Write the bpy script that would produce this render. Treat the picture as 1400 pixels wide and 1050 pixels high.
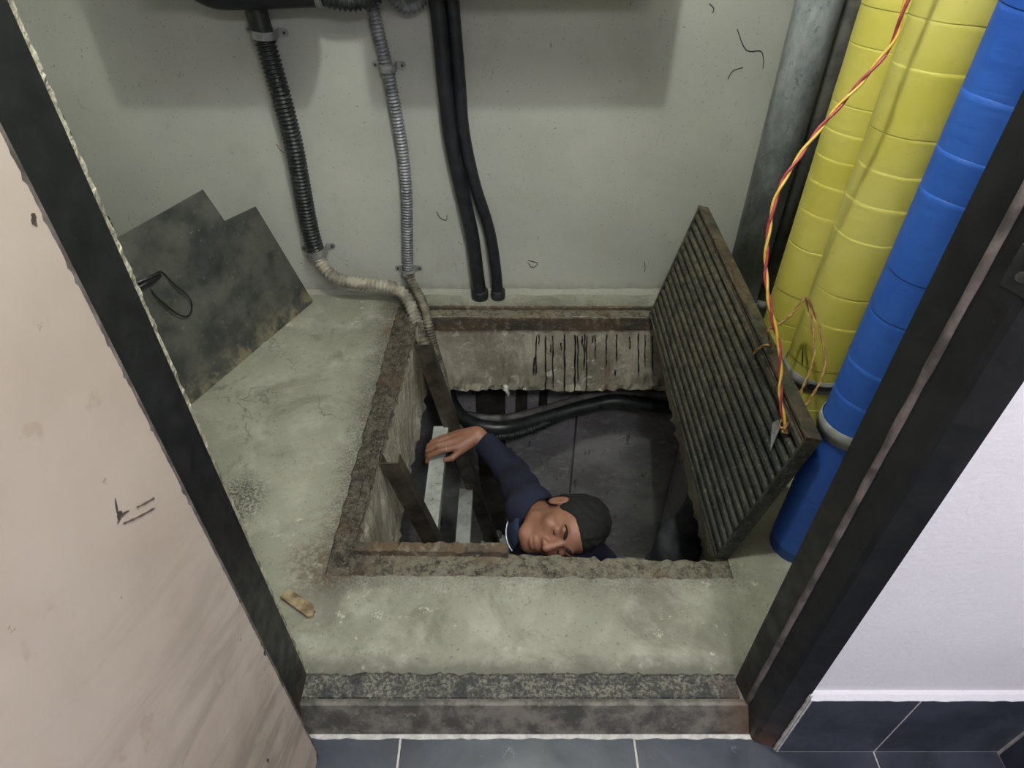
import bpy, math, random
import numpy as np
from mathutils import Vector, Matrix
random.seed(7); np.random.seed(7)
for o in list(bpy.data.objects): bpy.data.objects.remove(o)
SC = bpy.context.scene
COL = SC.collection

# ------------------------------------------------------------------ camera
F_PX, PITCH, CAM_H = 900.0, math.radians(41.2), 1.4      # height above the closet floor
cd = bpy.data.cameras.new('camera'); cam = bpy.data.objects.new('camera', cd); COL.objects.link(cam)
cd.sensor_width = 36.0; cd.lens = 36.0*F_PX/1400.0; cd.clip_start = 0.02
cam.location = (0, 0, CAM_H); cam.rotation_euler = (math.pi/2-PITCH, 0, 0)
SC.camera = cam
SC.view_settings.view_transform = 'Standard'; SC.view_settings.look = 'None'
SC.view_settings.gamma = 1.0; SC.view_settings.use_curve_mapping = False
SC.view_settings.exposure = 0.0
# ------------------------------------------------------------------ world and lights
w = bpy.data.worlds.new('world'); SC.world = w; w.use_nodes = True
w.node_tree.nodes['Background'].inputs[0].default_value = (0.8, 0.85, 1.0, 1)
w.node_tree.nodes['Background'].inputs[1].default_value = 0.02
LAMP = (0.10, 0.80, 2.30)        # bulb on the closet ceiling
BULB_W, CORR_W = 62.0, 32.0
ld = bpy.data.lights.new('closet_bulb_light', 'POINT'); ld.energy = BULB_W; ld.color = (0.95, 1.0, 0.90); ld.shadow_soft_size = 0.03
lo = bpy.data.objects.new('closet_bulb_light', ld); COL.objects.link(lo); lo.location = LAMP
CORR = (0.45, -0.60, 2.36)
ad = bpy.data.lights.new('corridor_panel_light', 'AREA'); ad.energy = CORR_W; ad.color = (0.96, 0.945, 1.0)
ad.shape = 'RECTANGLE'; ad.size = 0.55; ad.size_y = 0.30
ao = bpy.data.objects.new('corridor_panel_light', ad); COL.objects.link(ao); ao.location = CORR

# ------------------------------------------------------------------ helpers: points on real planes
_c, _s = math.cos(PITCH), math.sin(PITCH)
def _ray(px, py):
    a = (px-700)/F_PX; b = -(py-525)/F_PX
    return (a, _c+b*_s, -_s+b*_c)
def PZ(px, py, z=0.0):
    d = _ray(px, py); t = (z-CAM_H)/d[2]; return Vector((t*d[0], t*d[1], z))
def PY(px, py, y):
    d = _ray(px, py); t = y/d[1]; return Vector((t*d[0], y, CAM_H+t*d[2]))

# ------------------------------------------------------------------ helpers: objects
def mesh(name, verts, faces, mats, smooth=False, fm=None):
    m = bpy.data.meshes.new(name)
    m.from_pydata([tuple(v) for v in verts], [], [tuple(f) for f in faces])
    for x in (mats if isinstance(mats, (list, tuple)) else [mats]): m.materials.append(x)
    if smooth: m.polygons.foreach_set('use_smooth', [True]*len(m.polygons))
    if fm is not None: m.polygons.foreach_set('material_index', fm)
    m.update(); return m
def link(name, data, parent=None, loc=(0, 0, 0), bevel=0):
    o = bpy.data.objects.new(name, data); COL.objects.link(o); o.location = loc
    if parent is not None:
        o.parent = parent
        if parent.get('_o'): o.matrix_parent_inverse = Matrix.Translation(-Vector(parent['_o']))
    if bevel:
        b = o.modifiers.new('bevel', 'BEVEL'); b.width = bevel; b.segments = 2; b.limit_method = 'ANGLE'
    return o
def empty(name, loc):
    o = bpy.data.objects.new(name, None); COL.objects.link(o); o.location = loc; o['_o'] = tuple(loc)
    o.empty_display_size = .05
    return o
def tag(o, label, cat, group=None):
    o['label'] = label; o['category'] = cat
    if group: o['group'] = group
    return o
def struct(o, label=None, cat=None):
    o['kind'] = 'structure'
    if label: o['label'] = label
    if cat: o['category'] = cat
    return o
def rebase(o, base):
    """put the origin of a mesh object whose verts are in world coordinates at its base"""
    o.data.transform(Matrix.Translation(-Vector(base))); o.location = base; return o
BOXF = [(0,3,2,1),(4,5,6,7),(0,1,5,4),(1,2,6,5),(2,3,7,6),(3,0,4,7)]
def boxv(a, b):
    (x0,y0,z0),(x1,y1,z1) = a, b
    return [(x0,y0,z0),(x1,y0,z0),(x1,y1,z0),(x0,y1,z0),(x0,y0,z1),(x1,y0,z1),(x1,y1,z1),(x0,y1,z1)]
class MB:
    def __init__(s): s.v = []; s.f = []
    def add(s, v, f):
        n = len(s.v); s.v += [tuple(x) for x in v]; s.f += [tuple(i+n for i in q) for q in f]; return s
    def box(s, a, b): return s.add(boxv(a, b), BOXF)
    def obox(s, c, ax, ay, az):        # oriented box: centre and three half vectors
        c = Vector(c); ax, ay, az = Vector(ax), Vector(ay), Vector(az); v = []
        for k in (-1, 1):
            for (i, j) in ((-1,-1),(1,-1),(1,1),(-1,1)): v.append(c+ax*i+ay*j+az*k)
        return s.add(v, BOXF)
    def tube(s, pts, rad, seg=12, caps=True, phase=0.0):
        pts = [Vector(p) for p in pts]; n = len(pts)
        t0 = (pts[1]-pts[0]).normalized()
        nrm = t0.orthogonal().normalized(); vs = []
        for i, p in enumerate(pts):
            t = (pts[min(i+1, n-1)]-pts[max(i-1, 0)]).normalized()
            nrm = (nrm-t*nrm.dot(t)).normalized(); bi = t.cross(nrm)
            r = rad(i) if callable(rad) else rad
            for k in range(seg):
                a = 2*math.pi*k/seg+phase
                vs.append(p+(nrm*math.cos(a)+bi*math.sin(a))*r)
        fs = []
        for i in range(n-1):
            for k in range(seg):
                k2 = (k+1) % seg
                fs.append((i*seg+k, i*seg+k2, (i+1)*seg+k2, (i+1)*seg+k))
        if caps:
            fs.append(tuple(range(seg-1, -1, -1))); fs.append(tuple((n-1)*seg+k for k in range(seg)))
        return s.add(vs, fs)
    def prism(s, poly, dirv):          # polygon (3d, counter clockwise seen from the tip of dirv) extruded by dirv
        n = len(poly); d = Vector(dirv); v = [Vector(p) for p in poly]
        v2 = v+[p+d for p in v]
        f = [tuple(range(n-1, -1, -1)), tuple(range(n, 2*n))]+[(i, (i+1) % n, n+(i+1) % n, n+i) for i in range(n)]
        return s.add(v2, f)
    def mesh(s, name, mat, smooth=False): return mesh(name, s.v, s.f, mat, smooth)
    def obj(s, name, mat, parent=None, smooth=False, bevel=0): return link(name, s.mesh(name, mat, smooth), parent, bevel=bevel)
def spline(pts, step=0.01):
    pts = [Vector(p) for p in pts]; P = [pts[0]*2-pts[1]]+pts+[pts[-1]*2-pts[-2]]; dense = []
    for i in range(1, len(P)-2):
        a, b, c, d = P[i-1], P[i], P[i+1], P[i+2]
        for k in range(40):
            t = k/40.0
            dense.append(0.5*((2*b)+(c-a)*t+(2*a-5*b+4*c-d)*t*t+(3*b-a-3*c+d)*t**3))
    dense.append(pts[-1])
    out = [dense[0]]; acc = 0.0
    for i in range(1, len(dense)):
        seg = (dense[i]-dense[i-1]).length; pos = 0.0
        while seg > 1e-9 and acc+seg-pos >= step:
            pos += step-acc; acc = 0.0
            out.append(dense[i-1].lerp(dense[i], min(1, pos/seg)))
        acc += seg-pos
    return out
def twist(path, rad, turns_per_m, phase, dr):
    """a strand that winds round a path"""
    out = []; n = len(path); nrm = (path[1]-path[0]).normalized().orthogonal().normalized(); L = 0
    for i, p in enumerate(path):
        t = (path[min(i+1, n-1)]-path[max(i-1, 0)]).normalized()
        nrm = (nrm-t*nrm.dot(t)).normalized(); bi = t.cross(nrm)
        if i: L += (p-path[i-1]).length
        a = phase+L*turns_per_m*2*math.pi
        out.append(p+(nrm*math.cos(a)+bi*math.sin(a))*dr)
    return out
# ------------------------------------------------------------------ helpers: materials
def rgb(r, g, b):                 # display values 0..255 to linear
    f = lambda c: (c/255/12.92) if c/255 <= .04045 else ((c/255+.055)/1.055)**2.4
    return (f(r), f(g), f(b), 1)
class NT:
    def __init__(s, name, rough=.8, metal=0.0):
        s.m = bpy.data.materials.new(name); s.m.use_nodes = True; s.t = s.m.node_tree; s.N = s.t.nodes; s.L = s.t.links
        s.b = s.N['Principled BSDF']; s.b.inputs['Roughness'].default_value = rough; s.b.inputs['Metallic'].default_value = metal
        g = s.N.new('ShaderNodeNewGeometry'); s.pos = g.outputs['Position']
    def _in(s, sock, v):
        if isinstance(v, (int, float, tuple, list)): sock.default_value = v
        else: s.L.new(v, sock)
    def scale(s, vec, sc):
        n = s.N.new('ShaderNodeVectorMath'); n.operation = 'MULTIPLY'; s._in(n.inputs[0], vec); n.inputs[1].default_value = sc; return n.outputs[0]
    def noise(s, sc, det=6, rough=.55, vec=None, dist=0.0):
        n = s.N.new('ShaderNodeTexNoise'); n.inputs['Scale'].default_value = sc; n.inputs['Detail'].default_value = det
        n.inputs['Roughness'].default_value = rough; n.inputs['Distortion'].default_value = dist
        s.L.new(vec if vec is not None else s.pos, n.inputs['Vector']); return n.outputs['Fac']
    def voro(s, sc, vec=None, feat='F1'):
        n = s.N.new('ShaderNodeTexVoronoi'); n.inputs['Scale'].default_value = sc; n.feature = feat
        s.L.new(vec if vec is not None else s.pos, n.inputs['Vector']); return n.outputs['Distance']
    def ramp(s, x, a, b, lo=0.0, hi=1.0):          # smooth step of x between a and b
        n = s.N.new('ShaderNodeMapRange'); n.interpolation_type = 'SMOOTHSTEP'; s._in(n.inputs['Value'], x)
        n.inputs['From Min'].default_value = a; n.inputs['From Max'].default_value = b
        n.inputs['To Min'].default_value = lo; n.inputs['To Max'].default_value = hi; return n.outputs['Result']
    def math(s, op, a, b=0.0):
        n = s.N.new('ShaderNodeMath'); n.operation = op; s._in(n.inputs[0], a); s._in(n.inputs[1], b); return n.outputs[0]
    def mul(s, a, b): return s.math('MULTIPLY', a, b)
    def mix(s, f, a, b, mode='MIX'):
        n = s.N.new('ShaderNodeMix'); n.data_type = 'RGBA'; n.blend_type = mode; n.clamp_factor = True
        s._in(n.inputs[0], f); s._in(n.inputs[6], a); s._in(n.inputs[7], b); return n.outputs[2]
    def xyz(s, i):
        n = s.N.new('ShaderNodeSeparateXYZ'); s.L.new(s.pos, n.inputs[0]); return n.outputs[i]
    def near(s, p, r0, r1, sc=(1, 1, 1)):          # 1 within r0 of a point, 0 beyond r1
        n = s.N.new('ShaderNodeVectorMath'); n.operation = 'SUBTRACT'; s.L.new(s.pos, n.inputs[0]); n.inputs[1].default_value = p
        m = s.N.new('ShaderNodeVectorMath'); m.operation = 'LENGTH'; s.L.new(s.scale(n.outputs[0], sc), m.inputs[0])
        return s.ramp(m.outputs['Value'], r0, r1, 1.0, 0.0)
    def done(s, col=None, bump=None, bs=.3, bd=.003, rough=None, metal=None):
        if col is not None: s._in(s.b.inputs['Base Color'], col)
        if rough is not None: s._in(s.b.inputs['Roughness'], rough)
        if metal is not None: s._in(s.b.inputs['Metallic'], metal)
        if bump is not None:
            n = s.N.new('ShaderNodeBump'); n.inputs['Strength'].default_value = bs; n.inputs['Distance'].default_value = bd
            s._in(n.inputs['Height'], bump); s.L.new(n.outputs[0], s.b.inputs['Normal'])
        return s.m
def simple(name, c1, c2, sc=20, rough=.6, metal=0.0, bs=.15, bd=.002, bsc=120):
    t = NT(name, rough, metal)
    col = t.mix(t.ramp(t.noise(sc), .35, .65), c1, c2)
    return t.done(col, t.noise(bsc, 4), bs, bd)

# ---- concrete of the closet floor
def mat_floor():
    t = NT('floor_concrete', .85)
    c = t.mix(t.ramp(t.noise(2.2, 8, .6), .32, .68), rgb(132, 131, 117), rgb(155, 153, 139))
    c = t.mix(t.ramp(t.noise(9, 8, .65), .45, .75), c, rgb(168, 166, 153))
    c = t.mix(t.mul(t.ramp(t.noise(4.0, 10, .7, dist=.6), .50, .66), .6), c, rgb(98, 96, 84))
    c = t.mix(t.mul(t.ramp(t.noise(95, 3, .6), .60, .72), .6), c, rgb(86, 82, 70))
    # scraped plaster splashes
    sp = t.mul(t.ramp(t.noise(22, 7, .75, dist=.2), .60, .64), t.ramp(t.noise(3.3, 3), .46, .58))
    c = t.mix(sp, c, rgb(184, 180, 160))
    # grime trodden in round the pit mouth: distance to the mouth rectangle, broken up by noise
    x, y = t.xyz(0), t.xyz(1)
    dx = t.math('SUBTRACT', t.math('ABSOLUTE', t.math('ADD', x, -.04)), .48)
    dy = t.math('SUBTRACT', t.math('ABSOLUTE', t.math('ADD', y, -1.465)), .565)
    d = t.math('MAXIMUM', dx, dy)
    dn = t.math('ADD', d, t.mul(t.math('ADD', t.noise(30, 6, .7), -.5), .12))
    grime = t.ramp(dn, -.02, .095, 1.0, 0.0)
    grime = t.mul(grime, t.ramp(t.noise(150, 5, .75), .36, .60, .15, 1.0))
    # heavier on the ladder side than along the threshold
    grime = t.mul(grime, t.ramp(x, -.42, -.30, 1.0, .62))
    c = t.mix(t.mul(grime, .9), c, rgb(56, 50, 42))
    rust = t.mul(t.ramp(dn, -.01, .035, 1.0, 0.0), t.ramp(t.noise(6, 4), .52, .66))
    c = t.mix(t.mul(rust, .6), c, rgb(104, 76, 48))
    cp_ = t.mul(t.near((-.47, .93, 0), .03, .13), t.ramp(t.noise(60, 6, .75), .38, .58))
    c = t.mix(t.mul(cp_, .75), c, rgb(84, 68, 48))
    # tar patch on the bare floor, darker band near the threshold
    tar = t.mul(t.near((-.735, 1.12, 0), .03, .10, (1, .75, 1)), t.ramp(t.noise(120, 4, .7), .42, .56))
    c = t.mix(tar, c, rgb(84, 80, 72))
    th = t.ramp(t.math('ADD', y, t.mul(t.math('ADD', t.noise(22, 6, .7), -.5), .10)), .655, .70, 1.0, 0.0)
    c = t.mix(t.mul(th, .75), c, rgb(92, 90, 82))
    cr = t.mul(t.ramp(t.math('ABSOLUTE', t.math('ADD', t.noise(2.6, 6, .55, dist=.4), -.5)), .0, .006, 1.0, 0.0), t.ramp(t.noise(1.7, 2), .52, .62))
    c = t.mix(t.mul(cr, .7), c, rgb(96, 90, 76))
    h = t.math('ADD', t.mul(t.noise(30, 8, .65), 1.0), t.mul(t.noise(170, 3, .6), .4))
    return t.done(c, h, .45, .006, rough=t.ramp(t.noise(5), .3, .7, .7, .95))
def mat_ledge():
    t = NT('pit_ledge_grime', .9)
    c = t.mix(t.ramp(t.noise(45, 8, .7), .40, .62), rgb(50, 45, 38), rgb(96, 89, 76))
    c = t.mix(t.mul(t.ramp(t.xyz(0), -.40, -.28), t.ramp(t.noise(60, 6, .7), .36, .6)), c, rgb(122, 116, 101))
    c = t.mix(t.ramp(t.noise(170, 5, .75), .56, .66), c, rgb(146, 139, 122))
    c = t.mix(t.mul(t.ramp(t.noise(7, 5, .6), .54, .70), .5), c, rgb(98, 74, 50))
    return t.done(c, t.noise(90, 8, .7), .8, .008)
def mat_pitface():
    t = NT('pit_edge_concrete', .9)
    c = t.mix(t.ramp(t.noise(5, 8, .6), .35, .65), rgb(140, 134, 117), rgb(186, 179, 160))
    c = t.mix(t.mul(t.ramp(t.noise(14, 8, .7, dist=.8), .55, .64),   .8), c, rgb(216, 211, 196))
    c = t.mix(t.mul(t.ramp(t.noise(9, 6, .7, vec=t.scale(t.pos, (1, 1, .25))), .58, .7), .6), c, rgb(110, 76, 46))
    c = t.mix(t.mul(t.ramp(t.noise(60, 5, .7), .58, .7), .55), c, rgb(64, 58, 48))
    return t.done(c, t.noise(24, 10, .7), .9, .012)
def mat_wall():
    t = NT('closet_wall_plaster', .85)
    c = t.mix(t.ramp(t.noise(1.4, 8, .6), .3, .7), rgb(160, 161, 153), rgb(180, 180, 171))
    c = t.mix(t.mul(t.ramp(t.noise(6, 8, .65), .5, .75), .5), c, rgb(160, 158, 148))
    c = t.mix(t.mul(t.ramp(t.noise(160, 2, .5), .69, .73), .7), c, rgb(96, 92, 84))
    sm = t.mul(t.ramp(t.noise(38, 6, .75, vec=t.scale(t.pos, (1, 1, .5)), dist=1.2), .625, .67), t.ramp(t.noise(3.1, 3), .46, .60))
    c = t.mix(t.mul(sm, .75), c, rgb(112, 107, 98))
    st = t.mul(t.ramp(t.noise(7, 5, .6, vec=t.scale(t.pos, (1, 1, .15))), .6, .72), t.ramp(t.noise(1.2, 2), .5, .6))
    c = t.mix(t.mul(st, .35), c, rgb(170, 156, 116))
    # darker, uneven tone along the foot of the wall
    z = t.xyz(2)
    ft = t.ramp(t.math('ADD', z, t.mul(t.math('ADD', t.noise(24, 6, .7), -.5), .10)), .0, .05, 1.0, 0.0)
    c = t.mix(t.mul(ft, .5), c, rgb(128, 122, 108))
    return t.done(c, t.math('ADD', t.noise(18, 8, .6), t.mul(t.noise(120, 3), .25)), .3, .004)
def mat_lower():
    t = NT('chamber_plaster', .95)
    c = t.mix(t.ramp(t.noise(3, 8, .6, vec=t.scale(t.pos, (1, 1, 1.4))), .32, .68), rgb(138, 136, 136), rgb(182, 180, 180))
    c = t.mix(t.mul(t.ramp(t.noise(20, 8, .7, vec=t.scale(t.pos, (1, 1, 2))), .54, .66), .6), c, rgb(206, 204, 200))
    c = t.mix(t.mul(t.ramp(t.noise(30, 6, .7, vec=t.scale(t.pos, (1, 1, .4))), .6, .66), .7), c, rgb(70, 68, 66))
    return t.done(c, t.noise(20, 8, .7), .6, .008)
def mat_white():
    t = NT('white_painted_wall', .6)
    c = t.mix(t.ramp(t.noise(3), .3, .7), rgb(236, 234, 238), rgb(243, 242, 245))
    c = t.mix(t.ramp(t.noise(300, 2), .72, .75), c, rgb(200, 195, 190))
    return t.done(c, t.noise(110, 4, .5), .4, .003)
def mat_blacksteel():
    t = NT('black_painted_steel', .42)
    c = t.mix(t.ramp(t.noise(10, 6, .6, vec=t.scale(t.pos, (1, 1, .3))), .4, .7), rgb(17, 19, 21), rgb(30, 32, 33))
    c = t.mix(t.mul(t.ramp(t.noise(60, 6, .75), .62, .72), .4), c, rgb(74, 71, 64))
    z = t.xyz(2)
    low = t.mul(t.ramp(z, -.09, .10, 1.0, 0.0), t.ramp(t.noise(18, 5, .7), .42, .6))
    c = t.mix(t.mul(low, .8), c, rgb(92, 62, 44))
    return t.done(c, t.noise(50, 6, .6), .2, .003, rough=t.ramp(t.noise(25), .3, .7, .34, .6))
def mat_sill():
    t = NT('worn_black_sill', .7)
    c = t.mix(t.ramp(t.noise(150, 6, .75), .44, .60), rgb(58, 58, 55), rgb(126, 122, 110))
    c = t.mix(t.mul(t.ramp(t.noise(16, 8, .75), .44, .6), .8), c, rgb(38, 40, 43))
    c = t.mix(t.mul(t.mul(t.ramp(t.xyz(0), .40, .48), t.ramp(t.noise(12), .4, .6)), .5), c, rgb(88, 68, 54))
    return t.done(c, t.noise(80, 8, .7), .6, .004)
def mat_siface():
    t = NT('sill_steel_face', .6)
    c = t.mix(t.ramp(t.noise(16, 8, .7), .40, .62), rgb(72, 70, 64), rgb(118, 114, 105))
    c = t.mix(t.mul(t.ramp(t.noise(60, 6, .75), .56, .66), .6), c, rgb(142, 134, 120))
    c = t.mix(t.mul(t.ramp(t.xyz(0), .40, .50), .7), c, rgb(92, 64, 48))
    return t.done(c, t.noise(60, 8, .7), .4, .003)
def mat_door():
    t = NT('beige_door_paint', .55)
    c = t.mix(t.ramp(t.noise(2.5, 6, .6), .3, .7), rgb(176, 161, 147), rgb(190, 177, 165))
    y, z = t.xyz(1), t.xyz(2)
    cb = t.N.new('ShaderNodeCombineXYZ')                     # hand smears run obliquely up the leaf
    t.L.new(t.mul(t.math('ADD', y, t.mul(z, 2.0)), 1.0), cb.inputs[0]); t.L.new(t.mul(t.math('SUBTRACT', t.mul(y, 1.6), z), .22), cb.inputs[1])
    dv = cb.outputs[0]
    low = t.ramp(z, .15, 1.0, 1.0, 0.0)
    sm = t.mul(t.ramp(t.noise(8, 7, .62, vec=dv, dist=.5), .44, .64), low)
    c = t.mix(t.mul(sm, .8), c, rgb(136, 126, 114))
    bl = t.mul(t.ramp(t.noise(3.2, 7, .65, dist=.3), .44, .66), low)
    c = t.mix(t.mul(bl, .7), c, rgb(140, 128, 112))
    c = t.mix(t.mul(t.mul(t.ramp(t.noise(13, 6, .7), .58, .66), low), .5), c, rgb(196, 186, 178))
    c = t.mix(t.mul(t.ramp(t.noise(11, 4, .6), .66, .72), .35), c, rgb(150, 130, 110))
    c = t.mix(t.mul(t.ramp(t.noise(32, 5, .7), .69, .73), .55), c, rgb(120, 92, 70))
    return t.done(c, t.math('ADD', t.noise(9, 6), t.mul(t.noise(60, 4), .3)), .18, .004, rough=t.ramp(t.noise(6), .3, .7, .42, .65))
def mat_tile():
    t = NT('slate_tile', .35)
    c = t.mix(t.ramp(t.noise(5, 8, .65, dist=.5), .35, .7), rgb(52, 56, 66), rgb(72, 77, 90))
    c = t.mix(t.mul(t.ramp(t.noise(26, 6, .75, dist=1.5), .64, .68), .45), c, rgb(120, 122, 130))
    return t.done(c, t.noise(14, 6), .12, .003, rough=t.ramp(t.noise(20, 6), .35, .65, .28, .5))
def mat_grate():
    t = NT('grimy_cover_steel', .55)
    c = t.mix(t.ramp(t.noise(12, 8, .7), .36, .64), rgb(24, 27, 28), rgb(54, 55, 51))
    c = t.mix(t.mul(t.ramp(t.noise(110, 6, .8), .56, .64), .7), c, rgb(140, 134, 116))
    # caked dust on the upper far part, rust along the top rail
    dust = t.mul(t.near((.58, 1.75, .36), .15, .75), t.ramp(t.noise(28, 7, .8), .42, .58))
    c = t.mix(t.mul(dust, .6), c, rgb(112, 103, 80))
    z = t.xyz(2)
    ru = t.mul(t.ramp(z, .385, .42), t.ramp(t.noise(10, 6, .7), .42, .58))
    c = t.mix(t.mul(ru, .4), c, rgb(92, 66, 40))
    return t.done(c, t.noise(70, 8, .75), .6, .004, rough=t.ramp(t.noise(30, 5), .35, .65, .36, .7))
def mat_rust():
    t = NT('rusted_steel', .8)
    c = t.mix(t.ramp(t.noise(14, 8, .7, vec=t.scale(t.pos, (.35, 1, 1))), .38, .62), rgb(60, 55, 48), rgb(90, 74, 56))
    c = t.mix(t.mul(t.ramp(t.noise(40, 6, .7), .50, .64), .75), c, rgb(128, 120, 104))
    c = t.mix(t.mul(t.ramp(t.noise(5, 3), .52, .62), .7), c, rgb(52, 50, 48))
    return t.done(c, t.noise(80, 8, .7), .6, .004)
def mat_galv():
    t = NT('galvanised_pipe', .42, .1)
    c = t.mix(t.ramp(t.noise(18, 6, .65, vec=t.scale(t.pos, (1, 1, .5))), .35, .65), rgb(136, 145, 147), rgb(184, 191, 192))
    c = t.mix(t.mul(t.ramp(t.noise(60, 5, .7), .58, .66), .6), c, rgb(92, 98, 98))
    return t.done(c, t.noise(60, 5), .2, .002)
def mat_ladder(dark):
    t = NT('ladder_rail_steel' if dark else 'ladder_rung_zinc', .5, .45 if dark else .3)
    a, b = (rgb(58, 53, 47), rgb(92, 85, 75)) if dark else (rgb(160, 164, 160), rgb(198, 201, 196))
    c = t.mix(t.ramp(t.noise(14, 8, .65), .35, .65), a, b)
    c = t.mix(t.mul(t.ramp(t.noise(48, 6, .7), .60, .68), .7), c, rgb(84, 80, 72))
    if dark: c = t.mix(t.mul(t.ramp(t.noise(9, 5), .54, .64), .5), c, rgb(116, 100, 76))
    return t.done(c, t.noise(60, 6), .2, .002)
def mat_tape(name, a, b, d):
    t = NT(name, .5)
    c = t.mix(t.ramp(t.noise(5, 6, .6), .3, .7), a, b)
    c = t.mix(t.mul(t.ramp(t.noise(36, 5, .7, vec=t.scale(t.pos, (1, 1, 2.5))), .62, .70), .35), c, d)
    h = t.math('ADD', t.mul(t.noise(22, 4, .6, vec=t.scale(t.pos, (.6, .6, 3.0))), 1.0), t.mul(t.noise(140, 3), .12))
    return t.done(c, h, .35, .004)
M = {}
M['floor'] = mat_floor(); M['ledge'] = mat_ledge(); M['face'] = mat_pitface(); M['wall'] = mat_wall(); M['lower'] = mat_lower()
M['white'] = mat_white(); M['steel'] = mat_blacksteel(); M['sill'] = mat_sill(); M['siface'] = mat_siface(); M['door'] = mat_door()
M['tile'] = mat_tile(); M['grate'] = mat_grate(); M['rust'] = mat_rust(); M['galv'] = mat_galv()
M['rail'] = mat_ladder(True); M['rung'] = mat_ladder(False)
M['grout'] = simple('pale_grout', rgb(176, 174, 168), rgb(205, 203, 198), 60, .9)
M['yellow'] = mat_tape('yellow_tape', rgb(204, 193, 84), rgb(217, 207, 113), rgb(178, 162, 74))
M['blue'] = mat_tape('blue_tape', rgb(36, 84, 176), rgb(48, 100, 192), rgb(34, 70, 138))
M['band'] = simple('silver_grey_band', rgb(112, 114, 112), rgb(146, 148, 146), 20, .4)
M['arrow'] = simple('black_print', rgb(22, 22, 24), rgb(34, 34, 36), 20, .6)
M['mortar'] = simple('rough_mortar', rgb(118, 113, 98), rgb(172, 166, 146), 60, .95, bs=.9, bd=.01, bsc=60)
M['plate'] = None
def mat_plate():
    t = NT('blackened_plate_steel', .6)
    c = t.mix(t.ramp(t.noise(9, 8, .65), .34, .66), rgb(54, 56, 54), rgb(88, 88, 82))
    c = t.mix(t.mul(t.ramp(t.noise(60, 5, .75), .60, .68), .6), c, rgb(124, 122, 112))
    low = t.mul(t.ramp(t.xyz(2), .0, .11, 1.0, 0.0), t.ramp(t.noise(16, 6, .7), .44, .6))
    c = t.mix(t.mul(low, .75), c, rgb(142, 132, 106))
    return t.done(c, t.noise(40, 8, .7), .35, .003, rough=t.ramp(t.noise(18), .35, .65, .45, .75))
M['plate'] = mat_plate()
M['blackhose'] = simple('black_hose', rgb(26, 29, 30), rgb(46, 49, 49), 30, .38, 0.0, .2)
M['greyhose'] = simple('grey_metal_hose', rgb(108, 110, 114), rgb(142, 144, 147), 26, .45, .25, .2)
M['dusthose'] = simple('dusty_hose', rgb(122, 116, 104), rgb(170, 163, 148), 22, .75, 0.0, .3)
M['grimehose'] = simple('grimy_hose', rgb(74, 69, 60), rgb(128, 121, 106), 22, .7, 0.0, .3)
M['cable'] = simple('black_cable', rgb(20, 22, 26), rgb(36, 38, 43), 22, .5, 0.0, .12)
M['greycable'] = simple('dusty_grey_cable', rgb(84, 84, 82), rgb(116, 115, 110), 22, .7)
M['zinc'] = simple('zinc_clamp', rgb(132, 134, 134), rgb(166, 167, 166), 40, .42, .4)
M['screw'] = simple('dark_screw', rgb(64, 64, 62), rgb(96, 95, 90), 80, .4, .6)
M['red'] = simple('red_wire', rgb(150, 50, 58), rgb(176, 78, 80), 60, .45)
M['ywire'] = simple('yellow_wire', rgb(214, 172, 66), rgb(226, 190, 96), 60, .45)
M['brown'] = simple('brown_wire', rgb(112, 82, 52), rgb(146, 106, 66), 60, .6)
M['tan'] = simple('tan_wire', rgb(150, 112, 62), rgb(176, 136, 84), 60, .6)
M['wood'] = simple('splintered_wood', rgb(104, 86, 62), rgb(160, 144, 112), 30, .85, bs=.6, bsc=80)
M['drip'] = simple('black_drip', rgb(18, 18, 20), rgb(30, 30, 32), 50, .4)
M['lime'] = simple('lime_crust', rgb(196, 192, 182), rgb(228, 225, 218), 60, .9, bs=.8, bsc=90)
M['bag'] = simple('dark_sacking', rgb(44, 49, 53), rgb(74, 79, 82), 12, .75, bs=.4, bd=.01, bsc=18)
M['box'] = simple('grey_enamel', rgb(150, 152, 152), rgb(168, 170, 170), 6, .5)
M['worn'] = simple('worn_brown_primer', rgb(70, 64, 61), rgb(118, 109, 104), 25, .6, bs=.4)
M['dark'] = simple('dark_board', rgb(40, 37, 33), rgb(66, 61, 54), 10, .9)
M['anchor'] = simple('dark_plastic', rgb(22, 26, 24), rgb(36, 42, 38), 40, .5)
def mat_emit(name, col, s):
    t = NT(name, .5); t.b.inputs['Emission Color'].default_value = col; t.b.inputs['Emission Strength'].default_value = s
    return t.done(rgb(240, 240, 240))

# ================================================================== THE SETTING
YB, XL, XR, CEIL = 2.142, -1.445, 1.06, 2.42
Y0 = .60           # front edge of the closet floor slab (the sill covers it)
# ---- closet floor slab with the pit mouth, built as bridged loops round the mouth
NS = 60
def loop(corners, z, jit=0.0, seed=0):
    rnd = random.Random(seed); out = []
    for k in range(4):
        a, b = corners[k], corners[(k+1) % 4]
        for i in range(NS):
            t = i/NS; j = jit if i else 0
            nx, ny = -(b[1]-a[1]), (b[0]-a[0]); l = math.hypot(nx, ny); d = rnd.gauss(0, j)
            out.append((a[0]+(b[0]-a[0])*t+nx/l*d, a[1]+(b[1]-a[1])*t+ny/l*d, z+rnd.gauss(0, j*.4)))
    return out
room = [(XL-.1, Y0), (XR+.1, Y0), (XR+.1, YB+.1), (XL-.1, YB+.1)]
outer = [(-.455, .895), (.535, .885), (.535, 2.025), (-.425, 2.035)]
inner = [(-.392, .975), (.506, .940), (.512, 1.985), (-.335, 1.990)]
inner2 = [(-.375, .955), (.603, .925), (.625, 1.990), (-.345, 1.992)]
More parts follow.
